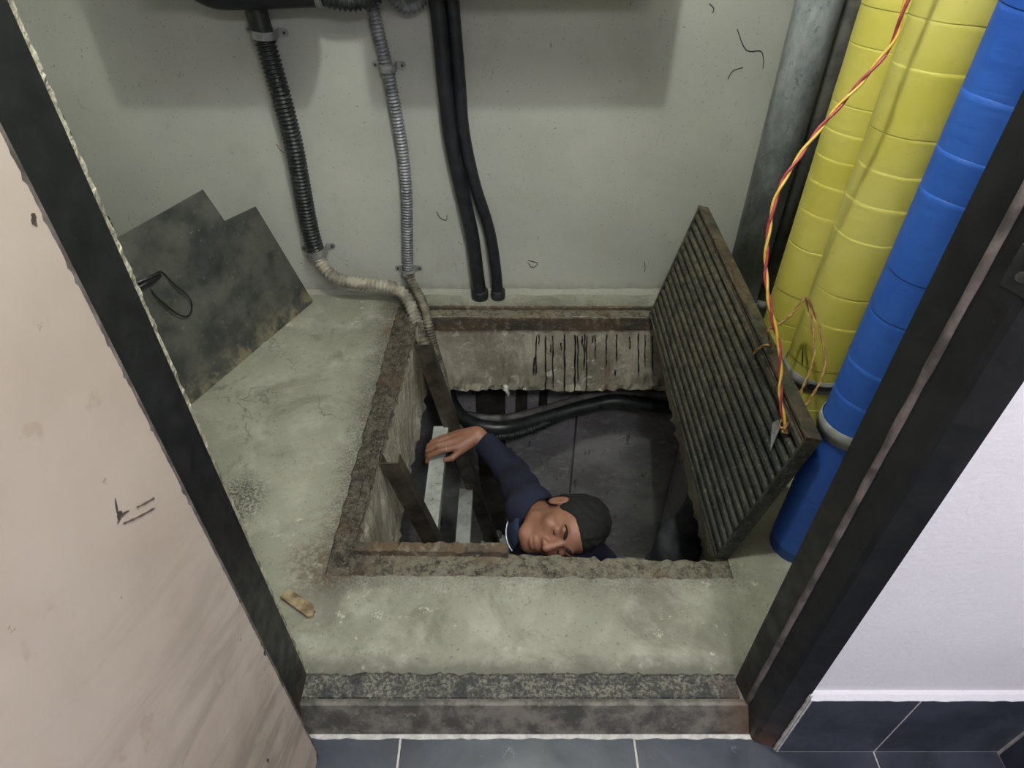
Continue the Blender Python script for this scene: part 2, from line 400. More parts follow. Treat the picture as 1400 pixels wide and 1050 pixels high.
loops = [loop(room, 0), loop(outer, 0, .0022, 1), loop(outer, -.007, .002, 2), loop(inner, -.010, .003, 3)]
for q, zz in enumerate((-.05, -.10, -.16, -.23, -.30, -.345, -.375)):
    tq = min(1.0, -zz/.375); loops.append(loop([(a[0]+(b[0]-a[0])*tq, a[1]+(b[1]-a[1])*tq) for a, b in zip(inner, inner2)], zz, .0022 if q < 5 else .005, 10+q))
loops.append(loop(room, -.375))
loops[1] = [(a, b, 0.0) for a, b, _ in loops[1]]
LN = 4*NS; V = [p for L in loops for p in L]; FC = []; FM = []
for q in range(len(loops)-1):
    for i in range(LN):
        FC.append((q*LN+i, q*LN+(i+1) % LN, (q+1)*LN+(i+1) % LN, (q+1)*LN+i))
        FM.append(0 if q == 0 else (1 if q < 3 else 2))
for i in range(LN):      # outer rim of the slab
    FC.append((i, (len(loops)-1)*LN+i, (len(loops)-1)*LN+(i+1) % LN, (i+1) % LN)); FM.append(2)
fl = link('floor', mesh('floor', V, FC, [M['floor'], M['ledge'], M['face']], False, FM)); struct(fl)
# ---- walls of the closet
def slab(name, a, b, mat, parent=None, bevel=0): return MB().box(a, b).obj(name, mat, parent, bevel=bevel)
def wallgrid(name, a, b, mat): return struct(slab(name, a, b, mat))
wb = wallgrid('wall_back', (XL-.1, YB, 0), (XR+.1, YB+.1, CEIL), M['wall'])
wallgrid('wall_left', (XL-.1, .66, 0), (XL, YB, CEIL), M['wall'])
wallgrid('wall_right', (XR, .66, 0), (XR+.1, YB, CEIL), M['wall'])
wallgrid('ceiling', (XL-.1, .66, CEIL), (XR+.1, YB+.1, CEIL+.1), M['wall'])
# wall between closet and corridor: two wing walls and the piece over the door
wallgrid('wall_front_left', (-1.9, .556, -.08), (-.470, .66, CEIL), M['white'])
wallgrid('wall_front_right', (.547, .540, -.08), (XR+.1, .66, CEIL), M['white'])
wallgrid('wall_front_top', (-.470, .556, 2.03), (.547, .66, CEIL), M['white'])
# plaster on the closet side of the wing walls
wallgrid('wall_front_left_plaster', (XL, .66, 0), (-.475, .675, CEIL), M['wall'])
wallgrid('wall_front_right_plaster', (.56, .66, 0), (XR, .675, CEIL), M['wall'])
# foot fillet of rendered cement along the back wall
m = MB(); n = 60
for i in range(n+1):
    x = XL+(XR-XL)*i/n; m.v += [(x, YB-.022-random.uniform(0, .012), .0005), (x, YB-.001, .008+random.uniform(0, .006))]
m.f = [(2*i, 2*i+2, 2*i+3, 2*i+1) for i in range(n)]
struct(m.obj('trim_1', M['wall'], None))
# ---- lower chamber
CX0, CX1, CY0, CY1, CZ = -1.0, 1.05, .30, 2.22, -1.82
struct(slab('floor_chamber', (CX0-.1, CY0-.1, CZ-.1), (CX1+.1, CY1+.1, CZ), M['lower']))
struct(slab('wall_chamber_back', (CX0-.1, CY1, CZ), (CX1+.1, CY1+.1, -.376), M['lower']))
struct(slab('wall_chamber_left', (CX0-.1, CY0, CZ), (CX0, CY1, -.376), M['lower']))
struct(slab('wall_chamber_right', (.80, CY0, CZ), (.90, CY1, -.376), M['lower']))
struct(slab('wall_chamber_front', (CX0-.1, CY0-.1, CZ), (CX1+.1, CY0, -.376), M['lower']))
struct(MB().box((.30, CY1-.045, CZ), (.80, CY1, -.376)).obj('wall_chamber_pier', M['lower'], bevel=.006))
for k, (x0, x1) in enumerate(((-.16, -.03), (.02, .07), (.125, .16))):
    zb_ = CZ if k == 0 else -.80
    o = slab('wall_batten', (x0, CY1-.03, zb_), (x1, CY1-.001, -.377), M['dark']); rebase(o, ((x0+x1)/2, CY1-.015, zb_))
    tag(o, ['widest dark board on the chamber wall, running down behind the ladder', 'dark batten on the chamber wall between two other battens',
            'narrowest dark batten on the chamber wall, nearest the cover'][k], 'batten', 'battens on the chamber wall')
# ---- corridor shell
FZ = -.08
cf = struct(slab('floor_corridor', (-1.9, -1.7, FZ-.1), (1.05, .60, FZ-.004), M['grout']))
gx = [-1.9, -1.722, -1.227, -.731, -.2355, .2585, .7545, 1.023]
gy = [-1.7, -1.43, -.934, -.438, .058, .5585]
tm = {}
for i in range(len(gx)-1):
    for j in range(len(gy)-1):
        sx, sy = gx[i+1]-gx[i]-.005, gy[j+1]-gy[j]-.005
        key = (round(sx, 3), round(sy, 3))
        if key not in tm: tm[key] = MB().box((-sx/2, -sy/2, -.01), (sx/2, sy/2, 0)).mesh('tile', M['tile'])
        link('tile', tm[key], cf, ((gx[i]+gx[i+1])/2, (gy[j]+gy[j+1])/2, FZ), bevel=.0012)
struct(slab('wall_side', (1.023, -1.7, FZ), (1.123, .545, CEIL), M['white']))
struct(slab('wall_corridor_left', (-2.0, -1.7, FZ), (-1.9, .66, CEIL), M['white']))
struct(slab('wall_corridor_back', (-2.0, -1.8, FZ), (1.123, -1.7, CEIL), M['white']))
struct(slab('ceiling_corridor', (-2.0, -1.8, CEIL), (1.123, .66, CEIL+.1), M['white']))
# tile skirting: grout bed with tiles, then a plaster lip above
SKT = .166
bb = struct(slab('baseboard_front', (.549, .5272, FZ), (1.023, .541, SKT), M['grout']))
for a, b in ((.5535, .7515), (.7555, 1.0145)):
    link('tile', MB().box((a, .526, FZ+.004), (b, .536, SKT-.002)).mesh('tile', M['tile']), bb, bevel=.001)
bs = struct(slab('baseboard_side', (1.0092, -1.7, FZ), (1.0235, .531, SKT), M['grout']))
for a, b in ((.062, .519), (-.434, .058), (-.93, -.438), (-1.43, -.934)):
    link('tile', MB().box((1.008, a, FZ+.004), (1.018, b, SKT-.002)).mesh('tile', M['tile']), bs, bevel=.001)
m = MB(); n = 40
for i in range(n+1):
    x = .549+(1.023-.549)*i/n; r = random.uniform(0, .002)
    m.v += [(x, .541, SKT+.014), (x, .534-r, SKT+.010), (x, .526-r, SKT+.001)]
for i in range(n): m.f += [(3*i, 3*i+1, 3*i+4, 3*i+3), (3*i+1, 3*i+2, 3*i+5, 3*i+4)]
struct(m.obj('trim_2', M['white']))
# ---- black steel door frame
trim = empty('trim_3', (0, .60, FZ)); struct(trim, 'black painted steel door frame round the closet opening', 'door frame')
HD = 2.03
def vprism(poly, z0, z1): return MB().prism([(x, y, z0) for x, y in poly], (0, 0, z1-z0))
jr = vprism([(.475, .640), (.486, .594), (.490, .588), (.505, .553), (.511, .546), (.550, .534), (.556, .540), (.556, .640)], FZ, HD).obj('jamb', M['steel'], trim)
jl = vprism([(-.475, .650), (-.475, .538), (-.452, .538), (-.446, .552), (-.4405, .560), (-.4385, .650)], FZ, HD).obj('jamb', M['steel'], trim)
MB().box((-.475, .54, HD-.045), (.556, .65, HD)).obj('head', M['steel'], trim, bevel=.003)
# worn edge: a low bead running up the ridge of the jamb
pts = [(.4885+random.uniform(-.0002, .0002), .5920+random.uniform(-.0002, .0002), FZ+.09+i*.03) for i in range(67)]
MB().tube(pts, lambda i: .0058+.0004*math.sin(i*1.7)+random.uniform(-.0003, .0003), 8).obj('worn_edge', M['worn'], trim, True)['label'] = 'brown worn edge where the paint has rubbed off'
# strike bracket on the jamb

P0 = PY(1372, 368, .563)
g = MB().obox((.5045, .557, P0.z), (.007, -.016, 0), (.0016, .0007, 0), (0, 0, .024)).obj('strike_plate', M['blackhose'], trim, bevel=.001)
MB().tube([(.5015, .5555, P0.z-.004), (.4985, .5541, P0.z-.004)], .0055, 12).obj('screw', M['screw'], g)
MB().obox((.512, .541, P0.z+.03), (.012, -.006, 0), (.003, .006, 0), (0, 0, .012)).obj('latch_keeper', M['zinc'], trim, bevel=.001)
# sill: worn strip flush with the floor, sloping steel face down to the tiles
sl = empty('trim_4', (0, .60, FZ)); struct(sl, 'worn black door sill with a steel front lip', 'door sill')
n = 90; m = MB()
for i in range(n+1):
    x = -.4385+(.9135)*i/n; b = .654+random.gauss(0, .0022)
    m.v += [(x, b, .0015), (x, b-.006, .005+random.gauss(0, .0006)), (x, .603, .005+random.gauss(0, .0006)), (x, .600, -.001), (x, b, -.02), (x, .600, -.02)]
for i in range(n):
    for a, b in ((0, 1), (1, 2), (2, 3)): m.f.append((6*i+a, 6*i+b, 6*i+6+b, 6*i+6+a))
m.obj('sill_strip', M['sill'], sl)
poly = [(0, .600, .0005), (0, .594, .0025), (0, .588, -.001), (0, .564, -.066), (0, .559, -.0795), (0, .60, -.0795)]
MB().prism([(-.4405, y, z) for _, y, z in poly], (.945, 0, 0)).obj('sill_face', M['siface'], sl)
m = MB(); n = 70                                   # grout fillet in front of the sill
for i in range(n+1):
    x = -.45+1.0*i/n; r = random.uniform(.0, .004)
    m.v += [(x, .5595, FZ+.006), (x, .554-r, FZ+.0006)]
m.f = [(2*i, 2*i+1, 2*i+3, 2*i+2) for i in range(n)]
m.obj('grout_line', M['grout'], sl)
pts = [(.5485+random.uniform(-.001, .001), .5325, FZ+.002+i*.009) for i in range(29)]
MB().tube(pts, .0035, 6).obj('grout_line', M['grout'], sl)
# ---- the open door leaf
dr = empty('door_1', (-.42, .524, FZ+.008)); struct(dr, 'beige painted door leaf swung open beside the frame', 'door')
DX, DT = -.400, .042
# inner face with a ragged, chipped edge at the hinge side
n = 400; m = MB(); z0, z1 = FZ+.008, HD-.03
for i in range(n+1):
    z = z0+(z1-z0)*i/n
    e = .517-abs(random.gauss(0, .0006))-(.0025 if random.random() < .05 else 0)
    if i < 4: e -= (4-i)*.003
    m.v += [(DX, e, z), (DX, -.38, z), (DX-.0025, e+.002, z)]
for i in range(n): m.f += [(3*i, 3*i+3, 3*i+4, 3*i+1), (3*i+2, 3*i+5, 3*i+3, 3*i)]
m.obj('door_skin', M['door'], dr)
MB().box((DX-DT, -.38, z0), (DX-.0026, .524, z1)).obj('door_core', M['steel'], dr, bevel=.002)
MB().box((DX-.0024, .5145, z0+.002), (DX-.0004, .5225, z1)).obj('edge_strip', M['worn'], dr)
# chipped spots: rust and a torn screw scar on the face
for (px, py, kk) in ((163, 703, .6), (362, 893, .45), (366, 1040, .5), (328, 822, .3), (46, 300, .5)):
    d = _ray(px, py); t = DX/d[0]; c = Vector((DX, t*d[1], CAM_H+t*d[2])); pl = []
    for k in range(11):
        a = -2*math.pi*k/11; r = .008*kk*random.uniform(.45, 1.25)
        pl.append((DX-.001, c.y+r*math.cos(a), c.z+r*1.5*math.sin(a)))
    MB().prism(pl, (.0016, 0, 0)).obj('paint_chip', M['rust'], dr)
for st in (((157, 681), (159, 695), (163, 714)), ((160, 716), (167, 704), (178, 697)), ((186, 694), (196, 689), (212, 680)), ((168, 716), (190, 706), (212, 694))):
    pts = []
    for (px, py) in st:
        d = _ray(px, py); t = DX/d[0]; pts.append(Vector((DX+.0002, t*d[1], CAM_H+t*d[2])))
    n_ = 14; pp = spline(pts, .002); MB().tube(pp, lambda i: .0013*(.5+.5*abs(math.sin(i*.37+px)))*(.35 if i in (0, len(pp)-1) else 1), 6).obj('scratch', M['rust'], dr, True)
# hinges on the jamb side
for z in (.25, 1.0, 1.7):
    MB().tube([(-.446, .529, z-.05), (-.446, .529, z+.05)], .007, 10).obj('hinge', M['steel'], dr, True)
# ---- rough mortar squeezed out behind the jamb, with plastic anchors stuck in it
n = 420; m = MB()
for i in range(n+1):
    z = 0.0+HD*i/n; r = random.uniform(.0, .004)
    m.v += [(-.4385-.001, .6505, z), (-.4425+r*.5, .660+random.uniform(0, .003), z+random.uniform(-.003, .003)), (-.453+r*.7, .672+random.uniform(0, .004), z+random.uniform(-.003, .003)), (-.472, .684, z), (-.476, .66, z)]
for i in range(n):
    for k in range(4): m.f.append((5*i+k, 5*i+5+k, 5*i+6+k, 5*i+k+1))
mo = struct(m.obj('trim_5', M['mortar']))
for k, (px, py) in enumerate(((82, 172), (111, 238), (144, 307))):
    p = PY(px, py, .685); m = MB()
    for j in range(3-k % 2): m.box((p.x-.006, p.y-.006, p.z-.011+j*.008), (p.x+.007, p.y+.002, p.z-.006+j*.008))
    m.box((p.x-.004, p.y-.004, p.z-.010), (p.x+.004, p.y, p.z+.008))
    m.obj('wall_anchor', M['anchor'], mo)

# ---- steel edging let into the pit mouth
rim = empty('trim_6', (0, 1.45, -.02)); struct(rim, 'rusted steel edging round the mouth of the pit', 'steel edging')
def strip(name, pts_top, pts_bot, mat, thick, jit=.0012):
    pts_top = [Vector(p) for p in pts_top]; pts_bot = [Vector(p) for p in pts_bot]; n = 70; m = MB()
    tk = Vector(thick)
    for i in range(n+1):
        a = pts_top[0].lerp(pts_top[1], i/n); b = pts_bot[0].lerp(pts_bot[1], i/n)
        j = [Vector((random.gauss(0, jit), random.gauss(0, jit), random.gauss(0, jit))) for _ in range(2)]
        m.v += [a+j[0], b+j[1], b+tk+j[1], a+tk+j[0]]
    for i in range(n):
        for k in range(4): m.f.append((4*i+k, 4*i+4+k, 4*i+4+(k+1) % 4, 4*i+(k+1) % 4))
    m.f += [(0, 1, 2, 3), (4*n+3, 4*n+2, 4*n+1, 4*n)]
    return m.obj(name, mat, rim)
def strip2(name, a0, a1, b0, b1, mat, thick, jit=.001): return strip(name, (a0, a1), (b0, b1), mat, thick, jit)
strip2('edging', (-.41, 1.978, -.012), (.52, 1.976, -.012), (-.41, 1.980, -.066), (.52, 1.978, -.066), M['rust'], (0, .010, 0))
strip2('edging_lip', (-.425, 2.026, .004), (.535, 2.022, .004), (-.425, 2.026, -.012), (.535, 2.022, -.012), M['rust'], (0, .012, 0), .0006)
strip2('edging', (-.398, .98, -.003), (-.342, 1.985, -.003), (-.398, .98, -.030), (-.342, 1.985, -.030), M['ledge'], (-.006, 0, 0), .0010)
strip2('edging_lip', (-.420, .94, -.004), (-.384, 2.02, -.004), (-.420, .94, -.016), (-.384, 2.02, -.016), M['ledge'], (-.004, 0, 0), .0005)
# flaky rusted bar lying along the near edge of the mouth
n = 46; m = MB(); rr = random.Random(3)
for i in range(n+1):
    t = i/n; x = -.395+(.385)*t; y = .992-.006*t
    m.v += [(x, y-.034+rr.gauss(0, .0016), -.016), (x, y-.030+rr.gauss(0, .0016), .006+rr.gauss(0, .0015)), (x, y-.004+rr.gauss(0, .002), .008+rr.gauss(0, .0015)), (x, y+rr.gauss(0, .002), -.012)]
for i in range(n):
    for k in range(4): m.f.append((4*i+k, 4*i+(k+1) % 4, 4*i+4+(k+1) % 4, 4*i+4+k))
m.f += [(3, 2, 1, 0), (4*n, 4*n+1, 4*n+2, 4*n+3)]
tag(rebase(m.obj('rusted_bar', M['rust']), (-.2, .985, -.016)), 'flaky rusted bar lying along the near edge of the pit', 'metal bar')
# black drips of bitumen down the far face, and a lime icicle under it
for (x, y0, y1, wd) in ((733, 458, 512, 2), (737, 457, 472, 1.4), (746, 458, 533, 2.2), (756, 458, 530, 2), (753, 470, 480, 1.4), (772, 456, 535, 2.4), (767, 468, 478, 1.6), (786, 457, 534, 2.6), (790, 458, 520, 1.8),
                        (796, 458, 470, 1.4), (799, 456, 505, 2.2), (802, 458, 536, 2), (810, 459, 468, 1.6), (814, 457, 489, 1.8), (829, 456, 500, 2), (843, 456, 493, 2.2), (861, 460, 476, 1.5), (873, 455, 512, 2.2), (882, 457, 499, 1.8), (892, 458, 507, 2), (730, 488, 512, 2.4), (841, 505, 512, 2.4)):
    a = PY(x, y0, 1.984); b = PY(x, y1, 1.984); pts = [a.lerp(b, k/9)+Vector((random.gauss(0, .0012), 0, 0)) for k in range(10)]
    m = MB()
    for k, p in enumerate(pts):
        h = .0011*wd*(1+.35*math.sin(k*1.9+x))*(.6 if k == 9 else 1)
        m.v += [(p.x-h, 1.984, p.z), (p.x, 1.9755-.004*(p.z < -.36), p.z), (p.x+h, 1.984, p.z)]
    for k in range(9): m.f += [(3*k, 3*k+3, 3*k+4, 3*k+1), (3*k+1, 3*k+4, 3*k+5, 3*k+2)]
    m.obj('bitumen_drip', M['drip'], fl, True)
p0 = PY(691, 528, 1.981); p1 = PY(694, 541, 1.981)
MB().tube([p0.lerp(p1, k/7)+Vector((random.gauss(0, .003), random.gauss(0, .002), 0)) for k in range(8)], lambda i: (.013, .010, .012, .008, .007, .008, .006, .003)[i], 9).obj('lime_icicle', M['lime'], fl, True)
# scuffs and dead rootlets stuck to the back wall
for pts in (((378, 197), (382, 204), (390, 210)), ((597, 290), (602, 298), (610, 301), (611, 294)), ((995, 108), (1002, 97), (1016, 92)), ((1008, 40), (1016, 62), (1024, 70), (1040, 70), (1044, 82), (1043, 95)),
            ((970, 5), (976, 12), (973, 20)), ((722, 356), (735, 360), (728, 366), (722, 360)), ((881, 358), (882, 366), (881, 372))):
    MB().tube(spline([PY(a, b, YB-.0015) for a, b in pts], .004), .0013, 5).obj('scuff', M['brown'] if pts[0][0] < 400 else M['drip'], wb)

# ================================================================== PIPES
def taped_pipe(name, cx, cy, r, top, turn, tilt, tilt_dir, mat, label, seed, group=None):
    root = empty(name, (cx, cy, 0)); tag(root, label, 'pipe', group)
    MB().tube([(cx, cy, .0005), (cx, cy, top)], r, 32).obj('pipe_body', mat, root, True)
    var = []
    rnd = random.Random(seed); S = 36
    for q in range(3):
        vs = []; ph = rnd.uniform(0, 6)
        prof_ = ((-.0010, .0008), (-.0007, .0014), (.002, .0014), (turn*.5, .0012), (turn*1.02, .0009))
        if q: prof_ = ((-.002, .0007), (turn*.3, .0009), (turn*.9, .0010), (turn*.999, .0011), (turn*1.004, .0007))
        for j, (zz, rr) in enumerate(prof_):
            for k in range(S):
                a = 2*math.pi*k/S
                wob = .0016*math.sin(2*a+ph)+.0007*math.sin(5*a+2*ph) if (j < 3) == (q == 0) else 0
                R = r+rr
                vs.append((R*math.cos(a), R*math.sin(a), zz+wob+tilt*math.cos(a-tilt_dir)))
        fs = [(j*S+k, j*S+(k+1) % S, (j+1)*S+(k+1) % S, (j+1)*S+k) for j in range(4) for k in range(S)]
        var.append(mesh('tape_turn', vs, fs, mat, True))
    z = .03; i = 0
    while z < top-turn:
        sc_ = rnd.uniform(.55, 1.05); o = link('tape_turn', var[rnd.randrange(3)], root, (cx, cy, z)); o.scale = (1, 1, sc_); z += turn*sc_; i += 1
    return root
def ring_band(root, cx, cy, r, z, h, tilt, tdir, mat, name='grey_band'):
    vs = []; S = 36
    for zz, rr in ((0, .003), (0, .0052), (h, .0052), (h, .003)):
        for k in range(S):
            a = 2*math.pi*k/S; vs.append((cx+(r+rr)*math.cos(a), cy+(r+rr)*math.sin(a), z+zz+tilt*math.cos(a-tdir)))
    fs = [(j*S+k, j*S+(k+1) % S, (j+1)*S+(k+1) % S, (j+1)*S+k) for j in range(3) for k in range(S)]
    return link(name, mesh(name, vs, fs, mat, True), root)
gp = empty('galvanised_pipe', (.802, 1.95, 0)); tag(gp, 'bare grey galvanised pipe beside the yellow pipes', 'pipe')
MB().tube([(.802, 1.95, .0005), (.802, 1.95, CEIL-.001)], .060, 36).obj('pipe_body', M['galv'], gp, True)
ring_band(gp, .802, 1.95, .060, .05, .05, 0, 0, M['galv'], 'coupling')
dp = empty('dark_riser', (.905, 1.99, 0)); tag(dp, 'thin dark riser pipe squeezed between the galvanised and yellow pipes', 'pipe')
MB().tube([(.905, 1.99, .0005), (.905, 1.99, CEIL-.001)], .034, 24).obj('pipe_body', M['greycable'], dp, True)
ring_band(dp, .905, 1.99, .034, .04, .04, 0, 0, M['greycable'], 'coupling')
yb = taped_pipe('yellow_pipe', .835, 1.605, .076, CEIL-.001, .098, .010, math.radians(200), M['yellow'], 'yellow tape-wrapped pipe nearer the galvanised pipe', 5)
ya = taped_pipe('yellow_pipe', .838, 1.400, .077, CEIL-.001, .087, .008, math.radians(200), M['yellow'], 'thicker yellow tape-wrapped pipe with a grey band, nearer the blue pipe', 6)
gb = ring_band(ya, .838, 1.400, .077, .205, .040, .006, math.radians(200), M['band'])
vs = []; 
for k in range(9):                         # black printed arrow on the band
    a = math.radians(236+k*7); hw = (.0, .010, .010, .008, .008, .008, .008, .008, .008)[k]
    for zz in (-hw, hw): vs.append((.838+.0826*math.cos(a), 1.4+.0826*math.sin(a), .225+zz+.006*math.cos(a-math.radians(200))))
link('printed_arrow', mesh('printed_arrow', vs, [(2*k, 2*k+2, 2*k+3, 2*k+1) for k in range(8)], M['arrow'], True), gb)
vs = []
for k in range(7):                         # dark tear in the tape
    a = math.radians(205+k*2.2); hw = .0035*math.sin(math.pi*k/6)+.0003
    for zz in (-hw, hw): vs.append((.838+.0803*math.cos(a), 1.4+.0803*math.sin(a), .330-.009*k+zz*2))
link('tape_tear', mesh('tape_tear', vs, [(2*k, 2*k+2, 2*k+3, 2*k+1) for k in range(6)], M['arrow'], True), ya)
vs = []
for k in range(6):                         # small torn flap
    a = math.radians(285+k*2.6); vs += [(.838+(.0803+.004*math.sin(k*.63))*math.cos(a), 1.4+(.0803+.004*math.sin(k*.63))*math.sin(a), .375-.002*k), (.838+.0800*math.cos(a), 1.4+.0800*math.sin(a), .364-.002*k)]
link('torn_flap', mesh('torn_flap', vs, [(2*k, 2*k+2, 2*k+3, 2*k+1) for k in range(5)], M['band'], True), ya)
bl = taped_pipe('blue_pipe', .713, .985, .060, CEIL-.001, .112, .007, math.radians(180), M['blue'], 'blue tape-wrapped pipe standing against the door frame', 9)
ring_band(bl, .713, .985, .060, .405, .036, .004, math.radians(180), M['band'])

# ================================================================== PIT COVER (ribbed, standing on edge)
gr = empty('pit_cover', (.52, 1.46, -.012)); tag(gr, 'grimy ribbed steel pit cover standing on edge against the blue pipe', 'pit cover')
GB = Vector((.502, .94, .002)); GUp = Vector((.103, 0, .430)); GH = GUp.length; gu = GUp.normalized(); gl = Vector((0, 1, 0)); gn = Vector((-gu.z, 0, gu.x))
GLn = 1.046; GT = .034
def gpt(l, u, n): return GB+gl*l+gu*u+gn*n       # n = 0 at the front of the frame, negative behind
def gbox(l0, l1, u0, u1, n0, n1):
    return MB().obox(gpt((l0+l1)/2, (u0+u1)/2, (n0+n1)/2), gl*((l1-l0)/2), gu*((u1-u0)/2), gn*((n1-n0)/2))
gbox(.006, GLn-.006, .006, GH-.006, -.026, -.018).obj('backing_plate', M['grate'], gr)
gbox(0, GLn, 0, .008, -GT, 0).obj('frame_rail', M['grate'], gr, bevel=.0015)
gbox(0, GLn, GH-.008, GH, -GT, .002).obj('frame_rail', M['grate'], gr, bevel=.0015)
gbox(0, .008, .008, GH-.008, -GT, 0).obj('frame_rail', M['grate'], gr, bevel=.0015)
gbox(GLn-.008, GLn, .008, GH-.008, -GT, 0).obj('frame_rail', M['grate'], gr, bevel=.0015)
NR = 14; pit = (GH-.030)/NR
hw = pit*.36
prof = [(-hw, -.018), (-hw*.85, -.006), (-hw*.45, -.0015), (hw*.45, -.0015), (hw*.85, -.006), (hw, -.018)]
rm = MB().prism([Vector((0, 0, 0))+gu*a+gn*b for a, b in prof], gl*(GLn-.018)).mesh('rib', M['grate'])
for k in range(NR): link('rib', rm, gr, gpt(.009, .014+pit*(k+.5)-.004, 0))
gbox(.008, GLn-.008, GH-.022, GH-.0165, -.018, -.004).obj('inner_flange', M['rust'], gr, bevel=.001)
p = gpt(.085, GH-.055, 0)                         # rag of foil near the lifting hole
vs = [p+gl*a+gu*b+gn*c for a, b, c in ((0, 0, .002), (.018, .004, .004), (.03, -.018, .003), (.008, -.034, .006), (-.022, -.058, .004), (-.010, -.018, .007))]
link('foil_rag', mesh('foil_rag', vs, [(0, 1, 2, 3), (0, 3, 4, 5)], M['band']), gr)
o = MB().tube([gpt(.06, GH-.045, .001), gpt(.06, GH-.045, -.001)], .008, 14).obj('lifting_hole', M['drip'], gr)

# ================================================================== WIRES
def twisted(name, ctrl, label, ra, tpm, mats, names, step=.004):
    path = spline(ctrl, step); root = empty(name, path[-1]); tag(root, label, 'wire')
    for k, (mt, nm) in enumerate(zip(mats, names)):
        MB().tube(twist(path, ra, tpm, k*math.pi, ra*.85), ra, 7).obj(nm, mt, root, True)
    return root
hole = gpt(.060, GH-.045, .004)
wp = [(.72, 1.31, 1.42), (.705, 1.305, 1.25), PY(1240, 0, 1.295), PY(1222, 55, 1.29), PY(1188, 100, 1.28), PY(1130, 165, 1.26), PY(1092, 215, 1.235), PY(1064, 262, 1.21), PY(1051, 315, 1.185), PY(1047, 375, 1.155),
      PY(1055, 430, 1.12), PY(1066, 480, 1.09), PY(1067, 545, 1.05), PY(1074, 585, 1.02), hole+gn*.006, hole-gn*.003]
twisted('twisted_wire', wp, 'long twisted red and yellow wire hanging down to the pit cover', .0030, 10, (M['red'], M['ywire']), ('red_strand', 'yellow_strand'))
lw = [hole-gn*.002, hole+gn*.010+gu*.012, PY(1098, 560, 1.07), PY(1122, 520, 1.15), PY(1128, 490, 1.20), PY(1118, 440, 1.29), PY(1103, 408, 1.318), PY(1097, 412, 1.316), PY(1080, 432, 1.28), PY(1062, 446, 1.22), PY(1050, 453, 1.17), gpt(.30, GH+.006, -.01), gpt(.30, GH+.006, .002), gpt(.315, GH-.02, .005), gpt(.325, GH-.045, .003)]
twisted('tie_wire', lw, 'thin brown wire looped from the cover round the yellow pipe', .0019, 16, (M['brown'], M['tan']), ('brown_strand', 'tan_strand'))
lw2 = [hole-gn*.002+gl*.008, hole+gn*.008+gl*.02, PY(1090, 545, 1.09), PY(1110, 500, 1.18), PY(1113, 470, 1.23), PY(1108, 430, 1.30), PY(1101, 407, 1.322)]
twisted('tie_wire', lw2, 'second brown wire strand hanging nearest the long twisted wire, in front of the yellow pipe', .0019, 16, (M['brown'], M['tan']), ('brown_strand', 'tan_strand'))

# ================================================================== CONDUITS AND CABLES ON THE BACK WALL
def hose(ctrl, r, pitch, mat, parent, name='corrugated_hose', depth=.30, seg=14):
    path = spline(ctrl, pitch/4)
    rr = (1.0, 1.0-depth*.5, 1.0-depth, 1.0-depth*.5)
    return MB().tube(path, lambda i: r*rr[i % 4], seg).obj(name, mat, parent, True)
yc = YB-.036
c1 = empty('flexible_conduit', PZ(545, 410, .0)); tag(c1, 'thick black corrugated conduit bending along the floor into the pit', 'conduit')
MB().tube(spline([PY(344, -12, yc), PY(350, 14, yc), PY(360, 48, yc)], .01), .031, 16).obj('smooth_sleeve', M['blackhose'], c1, True)
hose([PY(358, 40, yc), PY(364, 62, yc), PY(384, 130, yc), PY(402, 200, yc), PY(415, 270, yc), PY(424, 315, yc), PY(432, 342, yc-.005)], .0315, .0125, M['blackhose'], c1)
pA = [PY(431, 338, yc-.004), PY(441, 362, 2.085), PY(462, 381, 2.065), PY(500, 389, 2.06), PY(530, 391, 2.055), PY(549, 400, 2.04), PY(562, 420, 2.005), PY(572, 447, 1.95)]
hose(pA, .0255, .0150, M['dusthose'], c1)['label'] = 'dust-coated lower length of the hose'
hose([PY(571, 443, 1.957), PY(577, 462, 1.925), PY(586, 488, 1.905), PY(597, 520, 1.90), PY(606, 548, 1.90), PY(615, 575, 1.93), PY(630, 592, 2.0)], .0245, .0150, M['grimehose'], c1)
c2 = empty('flexible_conduit', PZ(570, 412, .0)); tag(c2, 'thin grey corrugated conduit clamped to the back wall above the pit', 'conduit')
y2 = YB-.027
hose([PY(509, 8, y2), PY(520, 55, y2), PY(529, 92, y2), PY(541, 150, y2), PY(551, 210, y2), PY(556, 270, y2), PY(557, 320, y2), PY(558, 372, y2)], .0205, .0105, M['greyhose'], c2)
hose([PY(558, 368, y2), PY(563, 386, 2.09), PY(575, 408, 2.05), PY(585, 440, 1.975), PY(593, 475, 1.95), PY(604, 510, 1.945), PY(610, 540, 1.95), PY(618, 568, 1.98)], .0195, .0105, M['grimehose'], c2)['label'] = 'grimy lower length of the hose'
